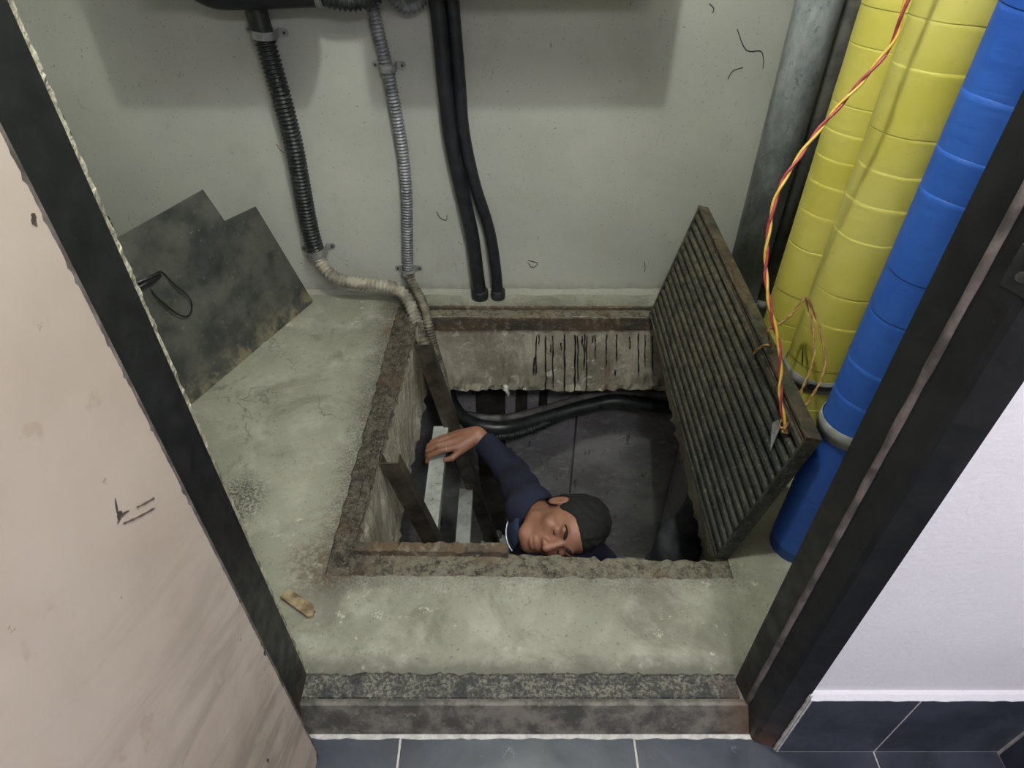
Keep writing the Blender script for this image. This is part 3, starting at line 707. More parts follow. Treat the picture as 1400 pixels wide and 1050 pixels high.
for (ctrl, r, lb) in (([(595, -14), (601, 30), (609, 120), (617, 190), (632, 262), (645, 320), (652, 370), (656, 402)], .0245, 'thicker smooth black cable entering the floor by the back wall'),
                  ([(617, -14), (621, 30), (628, 110), (634, 180), (649, 250), (668, 310), (677, 360), (681, 402)], .0195, 'thinner smooth black cable entering the floor by the back wall')):
    rt = empty('power_cable', PZ(ctrl[-1][0], 404, 0)); tag(rt, lb, 'cable', 'smooth black cables on the back wall')
    pts = [PY(a, b, YB-r-.010 if b < 350 else YB-.045) for a, b in ctrl]
    e = pts[-1]; pts.append(Vector((e.x, e.y, -.02)))
    MB().tube(spline(pts, .012), r, 16).obj('sheath', M['cable'], rt, True)
    MB().tube([(e.x, e.y, .0005), (e.x, e.y, .012), (e.x, e.y, .034)], lambda i: r+.008, 20).obj('floor_collar', M['blackhose'], rt, True, bevel=.002)
# runs across the wall at the top of the view
rt = empty('black_trunk_cable', PY(380, 0, YB-.06)); tag(rt, 'black trunk cable sagging across the wall above the clamps', 'cable')
MB().tube(spline([PY(250, -30, YB-.075), PY(292, -7, YB-.075), PY(345, -6, YB-.075), PY(400, -8, YB-.075), PY(446, -10, YB-.075), PY(490, -16, YB-.06)], .012), .034, 16).obj('sheath', M['cable'], rt, True)
MB().tube([PY(432, -9, YB-.075), PY(441, -9, YB-.075)], .037, 16).obj('end_ring', M['zinc'], rt, True)
rt = empty('hanging_conduit', PY(485, 6, YB-.07)); tag(rt, 'dark ribbed conduit loop sagging at the top of the wall', 'conduit')
hose([PY(440, -7, YB-.085), PY(462, 0, YB-.085), PY(486, 1, YB-.082), PY(510, -6, YB-.075), PY(530, -28, YB-.07), PY(540, -60, YB-.06)], .028, .0125, M['blackhose'], rt)
rt = empty('hanging_conduit', PY(560, 6, YB-.05)); tag(rt, 'small grey ribbed conduit loop sagging beside the black cables', 'conduit')
hose([PY(528, -40, YB-.03), PY(534, -10, YB-.03), PY(552, 8, YB-.035), PY(570, 5, YB-.035), PY(582, -14, YB-.035), PY(590, -50, YB-.03)], .021, .0105, M['greyhose'], rt)
# saddle clamps
def clamp(px, py, yw, r, ang, label):
    c = PY(px, py, yw); root = empty('saddle_clamp', (c.x, YB, c.z)); tag(root, label, 'clamp', 'saddle clamps on the back wall')
    ax = Vector((math.cos(ang), 0, math.sin(ang))); az = Vector((-math.sin(ang), 0, math.cos(ang))); back = YB-yw
    m = MB(); S = 16; vs = []
    for k in range(S+1):
        a = math.pi*k/S
        for (rr, hh) in ((r+.0006, -.011), (r+.0036, -.011), (r+.0036, .011), (r+.0006, .011)):
            vs.append(c+ax*(rr*math.cos(a))+Vector((0, -rr*math.sin(a), 0))+az*hh)
    fs = [(4*k+j, 4*k+(j+1) % 4, 4*k+4+(j+1) % 4, 4*k+4+j) for k in range(S) for j in range(4)]
    m.add(vs, fs)
    for sg in (-1, 1): m.obox(c+ax*sg*(r+.002)+Vector((0, back/2, 0)), ax*.0015, Vector((0, back/2, 0)), az*.011)
    m.obj('band', M['zinc'], root, False)
    for sg in (-1, 1):
        cc = c+ax*sg*(r+.016)+Vector((0, back-.0025, 0))
        pl = [cc+ax*sg*(-.014)+az*(-.011), cc+ax*sg*.004+az*(-.011)]+[cc+ax*sg*(.004+.011*math.sin(t))+az*(-.011*math.cos(t)) for t in (.5, 1.0, 1.57, 2.1, 2.6)]+[cc+ax*sg*.004+az*.011, cc+ax*sg*(-.014)+az*.011]
        if sg > 0: pl = pl[::-1]
        t_ = MB().prism(pl, (0, -.002, 0)).obj('tab', M['zinc'], root)
        MB().tube([cc+ax*sg*.003+Vector((0, -.002, 0)), cc+ax*sg*.003+Vector((0, -.005, 0))], .0042, 10).obj('screw', M['screw'], t_)
clamp(360, 46, yc, .0325, -.10, 'zinc saddle clamp high on the thick black conduit')
clamp(432, 345, yc-.004, .0325, .10, 'zinc saddle clamp low on the thick black conduit, above its bend')
clamp(530, 92, y2, .0215, -.03, 'zinc saddle clamp high on the thin grey conduit')
clamp(558, 371, y2, .0215, .0, 'zinc saddle clamp low on the thin grey conduit, near the floor')

# ================================================================== STEEL PLATE LEANING IN THE CORNER
B0 = PZ(428.5, 413); B1 = PZ(262, 553); pu = (B1-B0).normalized(); ph = Vector((-pu.y, pu.x, 0))
if ph.x > 0: ph = -ph
lean = math.radians(9); pv = Vector((ph.x*math.sin(lean), ph.y*math.sin(lean), math.cos(lean))); pn = pu.cross(pv).normalized()
def on_plate(px, py):
    d = Vector(_ray(px, py)); o = Vector((0, 0, CAM_H)); t = (B0-o).dot(pn)/d.dot(pn); q = o+d*t-B0; return (q.dot(pu), q.dot(pv))
c_r, c_n0, c_n1, c_t = on_plate(350, 283), on_plate(308, 303), on_plate(278, 260), on_plate(155, 330)
PL = dict(cr=c_r, n0=c_n0, n1=c_n1, ct=c_t)
sl_t = (c_t[1]-c_n1[1])/(c_t[0]-c_n1[0])
LEFT = .86
poly = [(0, 0), (.27, .0), (.275, .006), (.30, -.0), (LEFT, 0), (LEFT, c_n1[1]+sl_t*(LEFT-c_n1[0])), c_n1, c_n0, c_r]
pr = empty('steel_plate', B0+Vector((0, 0, .001))); tag(pr, 'blackened steel plate with a notched top edge leaning in the corner', 'steel plate')
pn2 = pn if pn.z > 0 or pn.y < 0 else -pn
pts3 = [B0+pu*a+pv*(b+.0012) for a, b in poly]
th_ = pn2*(-.005)
mb = MB(); mb.prism(pts3, th_); mb.obj('plate', M['plate'], pr)
def pw(px, py, off): a, b = on_plate(px, py); return B0+pu*a+pv*b+pn2*off
hd = MB().tube(spline([pw(184, 391, .012), pw(200, 383, .010), pw(212, 373, .006), pw(220, 372, .006), pw(234, 388, .012), pw(252, 404, .016), pw(258, 418, .014), pw(256, 431, .006), pw(244, 431, .012), pw(230, 423, .014), pw(214, 409, .012), pw(202, 393, .008)], .006), .0022, 7).obj('wire_handle', M['drip'], pr, True)
MB().tube([pw(178, 398, .006), pw(198, 386, .012), pw(217, 376, .005)], .006, 8).obj('lug', M['drip'], pr, True)
MB().tube([pw(180, 388, .006), pw(200, 380, .009), pw(214, 373, .005)], .004, 8).obj('lug', M['screw'], pr, True)

# splinter of board on the floor
q0, q1 = PZ(388, 822), PZ(424, 848); dq = (q1-q0).normalized(); nq = Vector((-dq.y, dq.x, 0)); q0 = q0-dq*.01
L_ = (q1-q0).length
pl = [q0, q0+dq*(L_*.95), q1+dq*.002+nq*.008, q1+nq*.022-dq*.004, q1+nq*.030-dq*.022, q0+nq*.026]
tag(rebase(MB().prism([p+Vector((0, 0, .0006)) for p in pl], (0, 0, .011)).obj('wood_splinter', M['wood'], bevel=.001), (q1.x, q1.y, 0)), 'small broken splinter of board on the floor by the door frame', 'wood')

# ================================================================== CHAMBER CABLES
def hang(name, pts, r, mat, label, ribs=False):
    rt = empty(name, pts[0]); tag(rt, label, 'cable', 'cables under the slab')
    if ribs: hose(pts, r, .012, mat, rt, 'sheath')
    else: MB().tube(spline(pts, .012), r, 14).obj('sheath', mat, rt, True)
hang('chamber_cable', [PY(606, 500, 2.07), PY(618, 552, 2.07), PY(645, 578, 2.07), PY(690, 585, 2.07), PY(740, 573, 2.07), PY(800, 556, 2.07), PY(845, 548, 2.07), PY(900, 556, 2.07), PY(960, 560, 2.07)], .030, M['blackhose'], 'thick black cable sagging across the chamber under the slab')
hang('chamber_cable', [PY(600, 500, 2.12), PY(618, 556, 2.12), PY(650, 569, 2.115), PY(690, 571, 2.11), PY(740, 560, 2.11), PY(800, 543, 2.11), PY(845, 536, 2.12), PY(900, 539, 2.12), PY(960, 543, 2.12)], .017, M['greycable'], 'dusty grey cable lying over the thick black one under the slab')
hang('chamber_cable', [PY(598, 520, 2.02), PY(610, 560, 2.03), PY(628, 588, 2.03), PY(660, 597, 2.02), PY(700, 595, 2.02), PY(730, 586, 2.03), PY(790, 560, 2.10)], .020, M['blackhose'], 'ribbed black cable hanging lowest under the slab', True)

# ================================================================== LADDER
la = empty('steel_ladder', (-.1, 1.5, CZ)); tag(la, 'steel channel ladder leaning on the side of the pit', 'ladder')
def rail_x(y, z):             # right-hand edge of the rails
    a0, a1 = (-.317, .235), (-.268, .190); t = (y-1.25)/.5
    return (a0[0]*(1-t)+a1[0]*t)-(a0[1]*(1-t)+a1[1]*t)*z
RW = .054
for y, ztop, sg in ((1.25, .012, 1), (1.75, .045, -1)):
    x0t = rail_x(y, ztop); x0b = rail_x(y, CZ)
    d = Vector((x0b-x0t, 0, CZ-ztop)); 
    m = MB()
    for (dx0, dx1, dy0, dy1) in ((-RW, 0, -.004, 0), (-RW, -RW+.004, 0, .034), (-.004, 0, 0, .034)):
        m.prism([(x0t+dx0, y+dy0, ztop), (x0t+dx0, y+dy1, ztop), (x0t+dx1, y+dy1, ztop), (x0t+dx1, y+dy0, ztop)], d)
    m.obj('rail', M['rail'], la)
for k in range(4):
    z = -.345-.36*k; xr = (rail_x(1.27, z)+rail_x(1.73, z))/2-.018+(.0 if k else -.002)
    m = MB()
    m.box((xr-.055, 1.25, z-.004), (xr, 1.754, z)).box((xr-.004, 1.25, z-.05), (xr, 1.754, z-.004)).box((xr-.055, 1.25, z-.05), (xr-.051, 1.754, z-.004))
    m.obj('rung', M['rung'], la, bevel=.001)

# ================================================================== LAMPS AND BOXES ABOVE THE VIEW
lp = empty('ceiling_bulb', (LAMP[0], LAMP[1], CEIL)); tag(lp, 'bare bulb in a holder on the closet ceiling', 'lamp')
MB().tube([(LAMP[0], LAMP[1], CEIL-.002), (LAMP[0], LAMP[1], CEIL-.02), (LAMP[0], LAMP[1], CEIL-.06), (LAMP[0], LAMP[1], CEIL-.075)], lambda i: (.045, .042, .024, .02)[i], 20).obj('lamp_holder', M['white'], lp, True)
lo.parent = lp; lo.matrix_parent_inverse = Matrix.Translation(-Vector((LAMP[0], LAMP[1], CEIL)))
cp = empty('ceiling_panel_light', (CORR[0], CORR[1], CEIL)); tag(cp, 'flat rectangular panel light on the corridor ceiling', 'lamp')
for a, b in (((-.31, -.19), (.31, -.16)), ((-.31, .16), (.31, .19)), ((-.31, -.16), (-.285, .16)), ((.285, -.16), (.31, .16))):
    MB().box((CORR[0]+a[0], CORR[1]+a[1], CEIL-.05), (CORR[0]+b[0], CORR[1]+b[1], CEIL-.0005)).obj('panel_frame', M['box'], cp, bevel=.002)
ao.parent = cp; ao.matrix_parent_inverse = Matrix.Translation(-Vector((CORR[0], CORR[1], CEIL)))
def meter_box(x0, x1, label):
    z0, z1, ya_, yb_ = 1.153, 1.72, 1.75, 1.85
    r = empty('meter_box', ((x0+x1)/2, YB, z0)); tag(r, label, 'box', 'boxes on brackets above the conduits')
    MB().box((x0, ya_+.004, z0), (x1, yb_, z1)).obj('box_body', M['box'], r, bevel=.003)
    d = MB().box((x0+.002, ya_, z0+.002), (x1-.002, ya_+.0035, z1-.002)).obj('box_door', M['box'], r, bevel=.001)
    MB().box((x1-.05, ya_-.012, (z0+z1)/2-.04), (x1-.035, ya_, (z0+z1)/2+.04)).obj('handle', M['screw'], d, bevel=.002)
    for x in (x0+.06, x1-.06):
        for z in (z0+.25, z1-.08): MB().box((x-.012, yb_, z-.012), (x+.012, YB, z+.012)).obj('bracket', M['zinc'], r)
meter_box(-.852, -.424, 'narrower grey box on brackets above the thick black conduit')
meter_box(-.289, .376, 'wider grey box on brackets above the smooth black cables')

# ================================================================== SOFT SHAPES: distance fields meshed with surface nets
class Field:
    def __init__(s, lo, hi, h):
        s.h = h; s.lo = np.array(lo, dtype=np.float64); n = np.ceil((np.array(hi)-s.lo)/h).astype(int)+1
        s.n = n; s.F = np.full(n, .08, dtype=np.float32)
    def _block(s, lo, hi):
        a = np.maximum(0, np.floor((np.array(lo)-s.lo)/s.h).astype(int)); b = np.minimum(s.n, np.ceil((np.array(hi)-s.lo)/s.h).astype(int)+1)
        if np.any(b <= a): return None, None
        g = np.meshgrid(*[s.lo[k]+s.h*np.arange(a[k], b[k]) for k in range(3)], indexing='ij', sparse=True)
        return tuple(slice(a[k], b[k]) for k in range(3)), g
    def _put(s, sl, d, k, sub=False):
        F = s.F[sl]
        if sub:
            d = -d
            if k > 0: hh = np.clip(.5-.5*(d-F)/k, 0, 1); r = F*(1-hh)*0+(F*(hh*0)); hh = np.clip(.5+.5*(F-d)/k, 0, 1); r = d*(1-hh)+F*hh+k*hh*(1-hh)
            else: r = np.maximum(F, d)
        elif k > 0:
            hh = np.clip(.5+.5*(F-d)/k, 0, 1); r = F*(1-hh)+d*hh-k*hh*(1-hh)
        else: r = np.minimum(F, d)
        s.F[sl] = r
    def ell(s, c, r, R=None, k=.01, sub=False, pad=.035):
        c = np.array(c, float); r = np.array(r, float); ext = np.full(3, max(r)) if R is not None else r
        sl, g = s._block(c-ext-pad, c+ext+pad)
        if sl is None: return s
        p = [g[0]-c[0], g[1]-c[1], g[2]-c[2]]
        if R is not None:
            R = np.array(R); p = [R[0, i]*p[0]+R[1, i]*p[1]+R[2, i]*p[2] for i in range(3)]
        k0 = np.sqrt((p[0]/r[0])**2+(p[1]/r[1])**2+(p[2]/r[2])**2); k1 = np.sqrt((p[0]/r[0]**2)**2+(p[1]/r[1]**2)**2+(p[2]/r[2]**2)**2)+1e-9
        s._put(sl, (k0*(k0-1)/k1).astype(np.float32), k, sub); return s
    def cone(s, a, b, ra, rb, k=.01, sub=False, pad=.035):
        a = np.array(a, float); b = np.array(b, float); m = max(ra, rb)
        sl, g = s._block(np.minimum(a, b)-m-pad, np.maximum(a, b)+m+pad)
        if sl is None: return s
        ab = b-a; L2 = ab.dot(ab)+1e-12
        t = np.clip(((g[0]-a[0])*ab[0]+(g[1]-a[1])*ab[1]+(g[2]-a[2])*ab[2])/L2, 0, 1)
        d = np.sqrt((g[0]-a[0]-t*ab[0])**2+(g[1]-a[1]-t*ab[1])**2+(g[2]-a[2]-t*ab[2])**2)-(ra+(rb-ra)*t)
        s._put(sl, d.astype(np.float32), k, sub); return s
    def chain(s, pts, rad, k=.01):
        for i in range(len(pts)-1): s.cone(pts[i], pts[i+1], rad[i], rad[i+1], k)
        return s
    def cut(s, p, nrm):                     # remove everything on the side the normal points to
        sl, g = s._block(s.lo, s.lo+s.h*s.n); nrm = np.array(nrm, float); nrm /= np.linalg.norm(nrm)
        d = (g[0]-p[0])*nrm[0]+(g[1]-p[1])*nrm[1]+(g[2]-p[2])*nrm[2]
        s.F = np.maximum(s.F, d.astype(np.float32)); return s
    def cut_ball(s, p, nrm, rad):           # the same, only inside a ball
        sl, g = s._block(np.array(p)-rad, np.array(p)+rad); nrm = np.array(nrm, float); nrm /= np.linalg.norm(nrm)
        d = (g[0]-p[0])*nrm[0]+(g[1]-p[1])*nrm[1]+(g[2]-p[2])*nrm[2]
        q = np.sqrt((g[0]-p[0])**2+(g[1]-p[1])**2+(g[2]-p[2])**2)-rad
        s.F[sl] = np.maximum(s.F[sl], np.minimum(d, -q).astype(np.float32)); return s
    def wrinkle(s, amp, fr, seed=0):
        g = [s.lo[k]+s.h*np.arange(s.n[k]) for k in range(3)]
        x, y, z = np.meshgrid(*g, indexing='ij', sparse=True); r = random.Random(seed); t = 0
        for q in range(4):
            v = [r.uniform(-1, 1) for _ in range(3)]; l = math.sqrt(sum(a*a for a in v)); f = fr*r.uniform(.7, 1.5)
            t = t+np.sin((x*v[0]+y*v[1]+z*v[2])*f/l+r.uniform(0, 6))*(1+.6*np.sin((x*v[2]-y*v[0]+z*v[1])*f*.6))
        s.F = s.F+(amp*.35*t).astype(np.float32); return s
    def mesh(s):
        F = s.F.copy()
        for ax in range(3):                 # close the surface at the box
            i = [slice(None)]*3; i[ax] = 0; F[tuple(i)] = np.maximum(F[tuple(i)], s.h*.5); i[ax] = -1; F[tuple(i)] = np.maximum(F[tuple(i)], s.h*.5)
        I = F < 0
        A = [slice(0, -1), slice(1, None)]
        cnt = np.zeros(np.array(I.shape)-1, dtype=np.uint8)
        for i in (0, 1):
            for j in (0, 1):
                for k in (0, 1): cnt += I[A[i], A[j], A[k]]
        act = np.nonzero((cnt > 0) & (cnt < 8)); n = len(act[0])
        idx = np.full(cnt.shape, -1, dtype=np.int32); idx[act] = np.arange(n)
        off = [(i, j, k) for i in (0, 1) for j in (0, 1) for k in (0, 1)]
        val = {o: F[act[0]+o[0], act[1]+o[1], act[2]+o[2]].astype(np.float64) for o in off}
        acc = np.zeros((n, 3)); num = np.zeros(n)
        for o in off:
            for ax in range(3):
                if o[ax]: continue
                q = list(o); q[ax] = 1; q = tuple(q); a, b = val[o], val[q]; mk = (a < 0) != (b < 0)
                t = np.where(mk, a/np.where(mk, a-b, 1), 0); P = np.tile(np.array(o, float), (n, 1)); P[:, ax] = t
                acc += P*mk[:, None]; num += mk
        V_ = s.lo+s.h*(np.stack(act, 1)+acc/num[:, None])
        quads = []
        for ax in range(3):
            u, v = (ax+1) % 3, (ax+2) % 3
            s0 = [slice(1, -1)]*3; s1 = [slice(1, -1)]*3; s0[ax] = slice(0, -1); s1[ax] = slice(1, None)
            a, b = I[tuple(s0)], I[tuple(s1)]; e = np.nonzero(a != b); fl_ = a[e]
            base = [e[0]+1, e[1]+1, e[2]+1]; base[ax] = e[ax]
            def cell(du, dv):
                c = [base[0], base[1], base[2]]; c = list(c); c[u] = c[u]+du; c[v] = c[v]+dv; return idx[c[0], c[1], c[2]]
            Q = np.stack([cell(-1, -1), cell(0, -1), cell(0, 0), cell(-1, 0)], 1); Q[~fl_] = Q[~fl_][:, ::-1]; quads.append(Q)
        return V_, np.concatenate(quads)
    def obj(s, name, mat, parent=None, relax=2):
        V_, Q = s.mesh(); m = bpy.data.meshes.new(name)
        if relax:
            E_ = np.concatenate([Q[:, [0, 1]], Q[:, [1, 2]], Q[:, [2, 3]], Q[:, [3, 0]]]); nv = len(V_)
            for _ in range(relax):
                a = np.zeros_like(V_); c = np.bincount(E_[:, 0], minlength=nv)+np.bincount(E_[:, 1], minlength=nv)
                for ax in range(3): a[:, ax] = np.bincount(E_[:, 0], V_[E_[:, 1], ax], nv)+np.bincount(E_[:, 1], V_[E_[:, 0], ax], nv)
                V_ = .5*V_+.5*a/np.maximum(c, 1)[:, None]
        m.vertices.add(len(V_)); m.vertices.foreach_set('co', V_.astype(np.float32).ravel())
        m.loops.add(Q.size); m.loops.foreach_set('vertex_index', Q.astype(np.int32).ravel())
        m.polygons.add(len(Q)); m.polygons.foreach_set('loop_start', np.arange(0, Q.size, 4, dtype=np.int32))
        m.polygons.foreach_set('use_smooth', np.ones(len(Q), dtype=bool))
        m.update(calc_edges=True); m.materials.append(mat)
        return link(name, m, parent)

# ================================================================== PERSON in the pit
def mat_skin():
    t = NT('skin', .5)
    c = t.mix(t.ramp(t.noise(16, 6, .6), .35, .65), rgb(138, 96, 76), rgb(154, 110, 90))
    c = t.mix(t.mul(t.ramp(t.noise(40, 5, .6), .55, .7), .35), c, rgb(140, 92, 72))
    return t.done(c, t.noise(160, 4), .12, .001)
def mat_cloth(name, a, b):
    t = NT(name, .9); c = t.mix(t.ramp(t.noise(12, 5), .35, .65), a, b)
    return t.done(c, t.math('ADD', t.noise(14, 5, .6), t.mul(t.noise(420, 2), .15)), .35, .006)
M['skin'] = mat_skin(); M['shirt'] = mat_cloth('navy_cloth', rgb(17, 21, 42), rgb(24, 29, 52)); M['collar'] = mat_cloth('navy_collar_cloth', rgb(36, 45, 76), rgb(44, 54, 88))
M['trouser'] = mat_cloth('dark_trouser_cloth', rgb(36, 36, 40), rgb(46, 46, 50)); M['shoe'] = simple('black_shoe', rgb(24, 24, 26), rgb(34, 34, 36), 20, .5)
M['stripe'] = simple('white_piping', rgb(216, 218, 228), rgb(232, 233, 240), 50, .8)
M['ring'] = simple('pale_metal_ring', rgb(214, 200, 160), rgb(232, 222, 190), 50, .25, .8)
def mat_hair():
    t = NT('black_hair', .85); c = t.mix(t.ramp(t.noise(60, 4), .4, .6), rgb(13, 13, 13), rgb(24, 23, 22))
    return t.done(c, t.noise(130, 4, .7, vec=t.scale(t.pos, (1, .35, .6))), .4, .003)
M['hair'] = mat_hair(); M['lash'] = simple('dark_lashes', rgb(30, 22, 20), rgb(44, 32, 28), 60, .8)
M['lip'] = simple('lip_skin', rgb(158, 96, 84), rgb(172, 108, 94), 60, .55)
HC = Vector((.150, 1.155, -.160))                    # centre of the head
# head axes: columns are its right, front and up directions
hx_i = Vector((-.17, .93, .24)); hz_i = Vector((.935, .12, .33))      # in camera right / up / towards camera
CR, CU, CB = Vector((1, 0, 0)), Vector((0, _s, _c)), Vector((0, -_c, _s))
hz = (CR*hz_i.x+CU*hz_i.y+CB*hz_i.z).normalized(); hx = CR*hx_i.x+CU*hx_i.y+CB*hx_i.z
hx = (hx-hz*hx.dot(hz)).normalized(); hy = hz.cross(hx)
HR = np.array([[hx.x, hy.x, hz.x], [hx.y, hy.y, hz.y], [hx.z, hy.z, hz.z]])
def hp(x, y, z): return np.array(HC)+HR@np.array([x, y, z])
def aim(d, up=(0, 0, 1)):                             # rotation whose z column is d
    d = Vector(d).normalized(); x = Vector(up).cross(d); x = x.normalized() if x.length > 1e-4 else Vector((1, 0, 0)); y = d.cross(x)
    return np.array([[x.x, y.x, d.x], [x.y, y.y, d.y], [x.z, y.z, d.z]])
SR, SL = np.array((.055, 1.262, -.215)), np.array((.285, 1.12, -.425))     # shoulders
NB = np.array((.125, 1.20, -.235)); ER = np.array((.005, 1.53, -.36)); WR = np.array((-.118, 1.652, -.288))
EL = np.array((.40, 1.13, -.64)); WL = np.array((.34, 1.02, -.86))
CHs = (SR+SL)/2+np.array((0, .02, -.10)); PV = np.array((.17, 1.34, -.80))
lat = (SL-SR); lat[2] *= .3; lat /= np.linalg.norm(lat)
HPR, HPL = PV-lat*.09+np.array((0, 0, -.04)), PV+lat*.09+np.array((0, 0, -.04))
KR, KL = np.array((.13, 1.30, -1.30)), np.array((.31, 1.22, -1.30)); AR, AL = np.array((.19, 1.37, -1.74)), np.array((.36, 1.29, -1.74))
B = Field((-.335, .90, -1.81), (.52, 1.76, .03), .0036)
B.ell(hp(0, -.012, .036), (.0755, .097, .088), HR, 0)
B.ell(hp(0, .028, -.040), (.059, .064, .070), HR, .03)
B.ell(hp(0, .064, -.094), (.026, .021, .018), HR, .025)
B.cone(hp(-.050, .02, -.075), hp(-.02, .06, -.098), .016, .018, .02); B.cone(hp(.050, .02, -.075), hp(.02, .06, -.098), .016, .018, .02)
B.cone(hp(-.034, .082, .026), hp(.034, .082, .026), .012, .012, .012)
for sx in (-1, 1):
    B.ell(hp(.044*sx, .058, -.018), (.022, .022, .020), HR, .018)
    B.ell(hp(.032*sx, .100, .004), (.017, .014, .0105), HR, .010, True)
    B.ell(hp(.032*sx, .0745, .003), (.0170, .0145, .0120), HR, .007)
B.cone(hp(0, .090, .018), hp(0, .112, -.026), .0085, .0125, .008)
for sx in (-1, 1):
    B.ell(hp(.0145*sx, .1005, -.031), (.0085, .0105, .0075), HR, .006)
    B.ell(hp(.0075*sx, .107, -.0405), (.0042, .0055, .0042), HR, .002, True)
B.ell(hp(0, .0895, -.061), (.024, .010, .0070), HR, .006); B.ell(hp(0, .0875, -.074), (.021, .010, .0080), HR, .006)
B.cone(hp(-.022, .099, -.067), hp(.022, .099, -.067), .0022, .0022, .003, True)
for sx in (-1, 1):
    B.ell(hp(.0785*sx, -.014, -.004), (.0085, .019, .032), HR, .006); B.ell(hp(.087*sx, -.008, -.002), (.0055, .010, .018), HR, .004, True)
B.cone(hp(0, -.03, -.07), NB, .054, .060, .03)
# trunk and limbs
B.cone(NB, CHs, .07, .10, .05); B.cone(CHs-lat*.07, PV-lat*.06, .095, .095, .05); B.cone(CHs+lat*.07, PV+lat*.06, .095, .095, .05); B.cone(SR, SL, .045, .045, .04)
B.cone(SR, ER, .046, .040, .02); B.cone(ER, WR, .039, .0275, .02); B.cone(SL, EL, .046, .040, .02); B.cone(EL, WL, .039, .027, .02)
for h_, k_, a_ in ((HPR, KR, AR), (HPL, KL, AL)):
    B.cone(h_, k_, .078, .055, .03); B.cone(k_, a_, .052, .036, .02); B.cone(a_, a_+np.array((-.02, -.12, -.035)), .034, .030, .02)
# right hand closed over the rung
RT = -.345
mcp = [(-.196, 1.604, -.300), (-.206, 1.627, -.293), (-.209, 1.650, -.295), (-.204, 1.671, -.303)]
pip = [(-.252, 1.590, -.305), (-.262, 1.612, -.300), (-.264, 1.637, -.303), (-.254, 1.661, -.311)]
dip = [(-.292, 1.583, -.322), (-.299, 1.606, -.322), (-.299, 1.631, -.324), (-.290, 1.655, -.328)]
tip = [(-.302, 1.580, -.350), (-.305, 1.603, -.352), (-.304, 1.628, -.352), (-.298, 1.653, -.350)]
for i in range(4):
    B.cone(WR+np.array((-.012, (i-1.5)*.010, .0)), mcp[i], .0215, .0138, .010)
for i in range(4):
    r0 = (.0116, .0119, .0115, .0104)[i]
    B.cone(mcp[i], pip[i], r0+.0008, r0-.0006, .0032); B.cone(pip[i], dip[i], r0-.0004, r0-.0016, .002); B.cone(dip[i], tip[i], r0-.0016, r0-.0026, .002)
B.cone((-.170, 1.640, -.310), (-.206, 1.628, -.312), .020, .016, .01)
B.cone((-.140, 1.632, -.300), (-.180, 1.598, -.312), .0180, .0145, .012); B.cone((-.180, 1.598, -.312), (-.210, 1.576, -.326), .0135, .0112, .004); B.cone((-.210, 1.576, -.326), (-.236, 1.572, -.333), .0112, .0088, .003)
# left hand, relaxed
for i in range(4):
    a = WL+np.array((-.01+.0, -.05+(0), -.05))+lat*(i-1.5)*.021; B.cone(WL, a, .018, .012, .01)
    b = a+np.array((-.01, -.028, -.03)); c = b+np.array((-.004, -.006, -.026)); B.cone(a, b, .0095, .0088, .003); B.cone(b, c, .0086, .0072, .003)
B.cone(WL, WL+np.array((-.035, -.03, -.035)), .016, .011, .008); B.cone(WL+np.array((-.035, -.03, -.035)), WL+np.array((-.045, -.05, -.06)), .010, .008, .003)
person = B.obj('person', M['skin'], None, 2)
tag(person, 'person in a navy shirt down in the pit, one hand on the ladder', 'person')
base = Vector((.18, 1.3, CZ+.002)); rebase(person, base); person['_o'] = tuple(base)
# hair: a short crop with a hairline
Hf = Field(np.array(HC)-.17, np.array(HC)+.17, .003); Hf.ell(hp(0, -.018, .038), (.0803, .1035, .0965), HR, 0); Hf.ell(hp(0, -.055, -.01), (.070, .068, .075), HR, .02)
sl_, g_ = Hf._block(Hf.lo, Hf.lo+Hf.h*Hf.n); q_ = [g_[k]-HC[k] for k in range(3)]
lx, ly, lz = [HR[0, i]*q_[0]+HR[1, i]*q_[1]+HR[2, i]*q_[2] for i in range(3)]
hl = np.interp(ly, [-.13, -.075, -.035, -.010, .006, .022, .050, .072, .12], [-.085, -.075, -.045, .012, .0, .010, .052, .064, .072])-.012*np.exp(-(lx/.03)**2)*0
Hf.wrinkle(.0016, 230, 4); Hf.F = np.maximum(Hf.F, ((hl-lz)*.55).astype(np.float32))
Hf.obj('hair', M['hair'], person, 1)['label'] = 'short black hair'
for sx in (-1, 1):
    pts = [Vector(hp(sx*(.014+.034*t), .0955-.016*t*t-.004*t, .025+.007*math.sin(t*2.4))) for t in [i/8 for i in range(9)]]
    MB().tube(pts, lambda i: (.003, .0048, .0056, .0058, .0056, .005, .0042, .003, .0016)[i], 7).obj('eyebrow', M['hair'], person, True)
    pts = [Vector(hp(sx*(.0185+.027*t), .0885-.009*abs(t-.45)**1.6*3.2, .0005-.004*math.sin(math.pi*t))) for t in [i/8 for i in range(9)]]
    MB().tube(pts, lambda i: .0017, 6).obj('eyelashes', M['lash'], person, True)
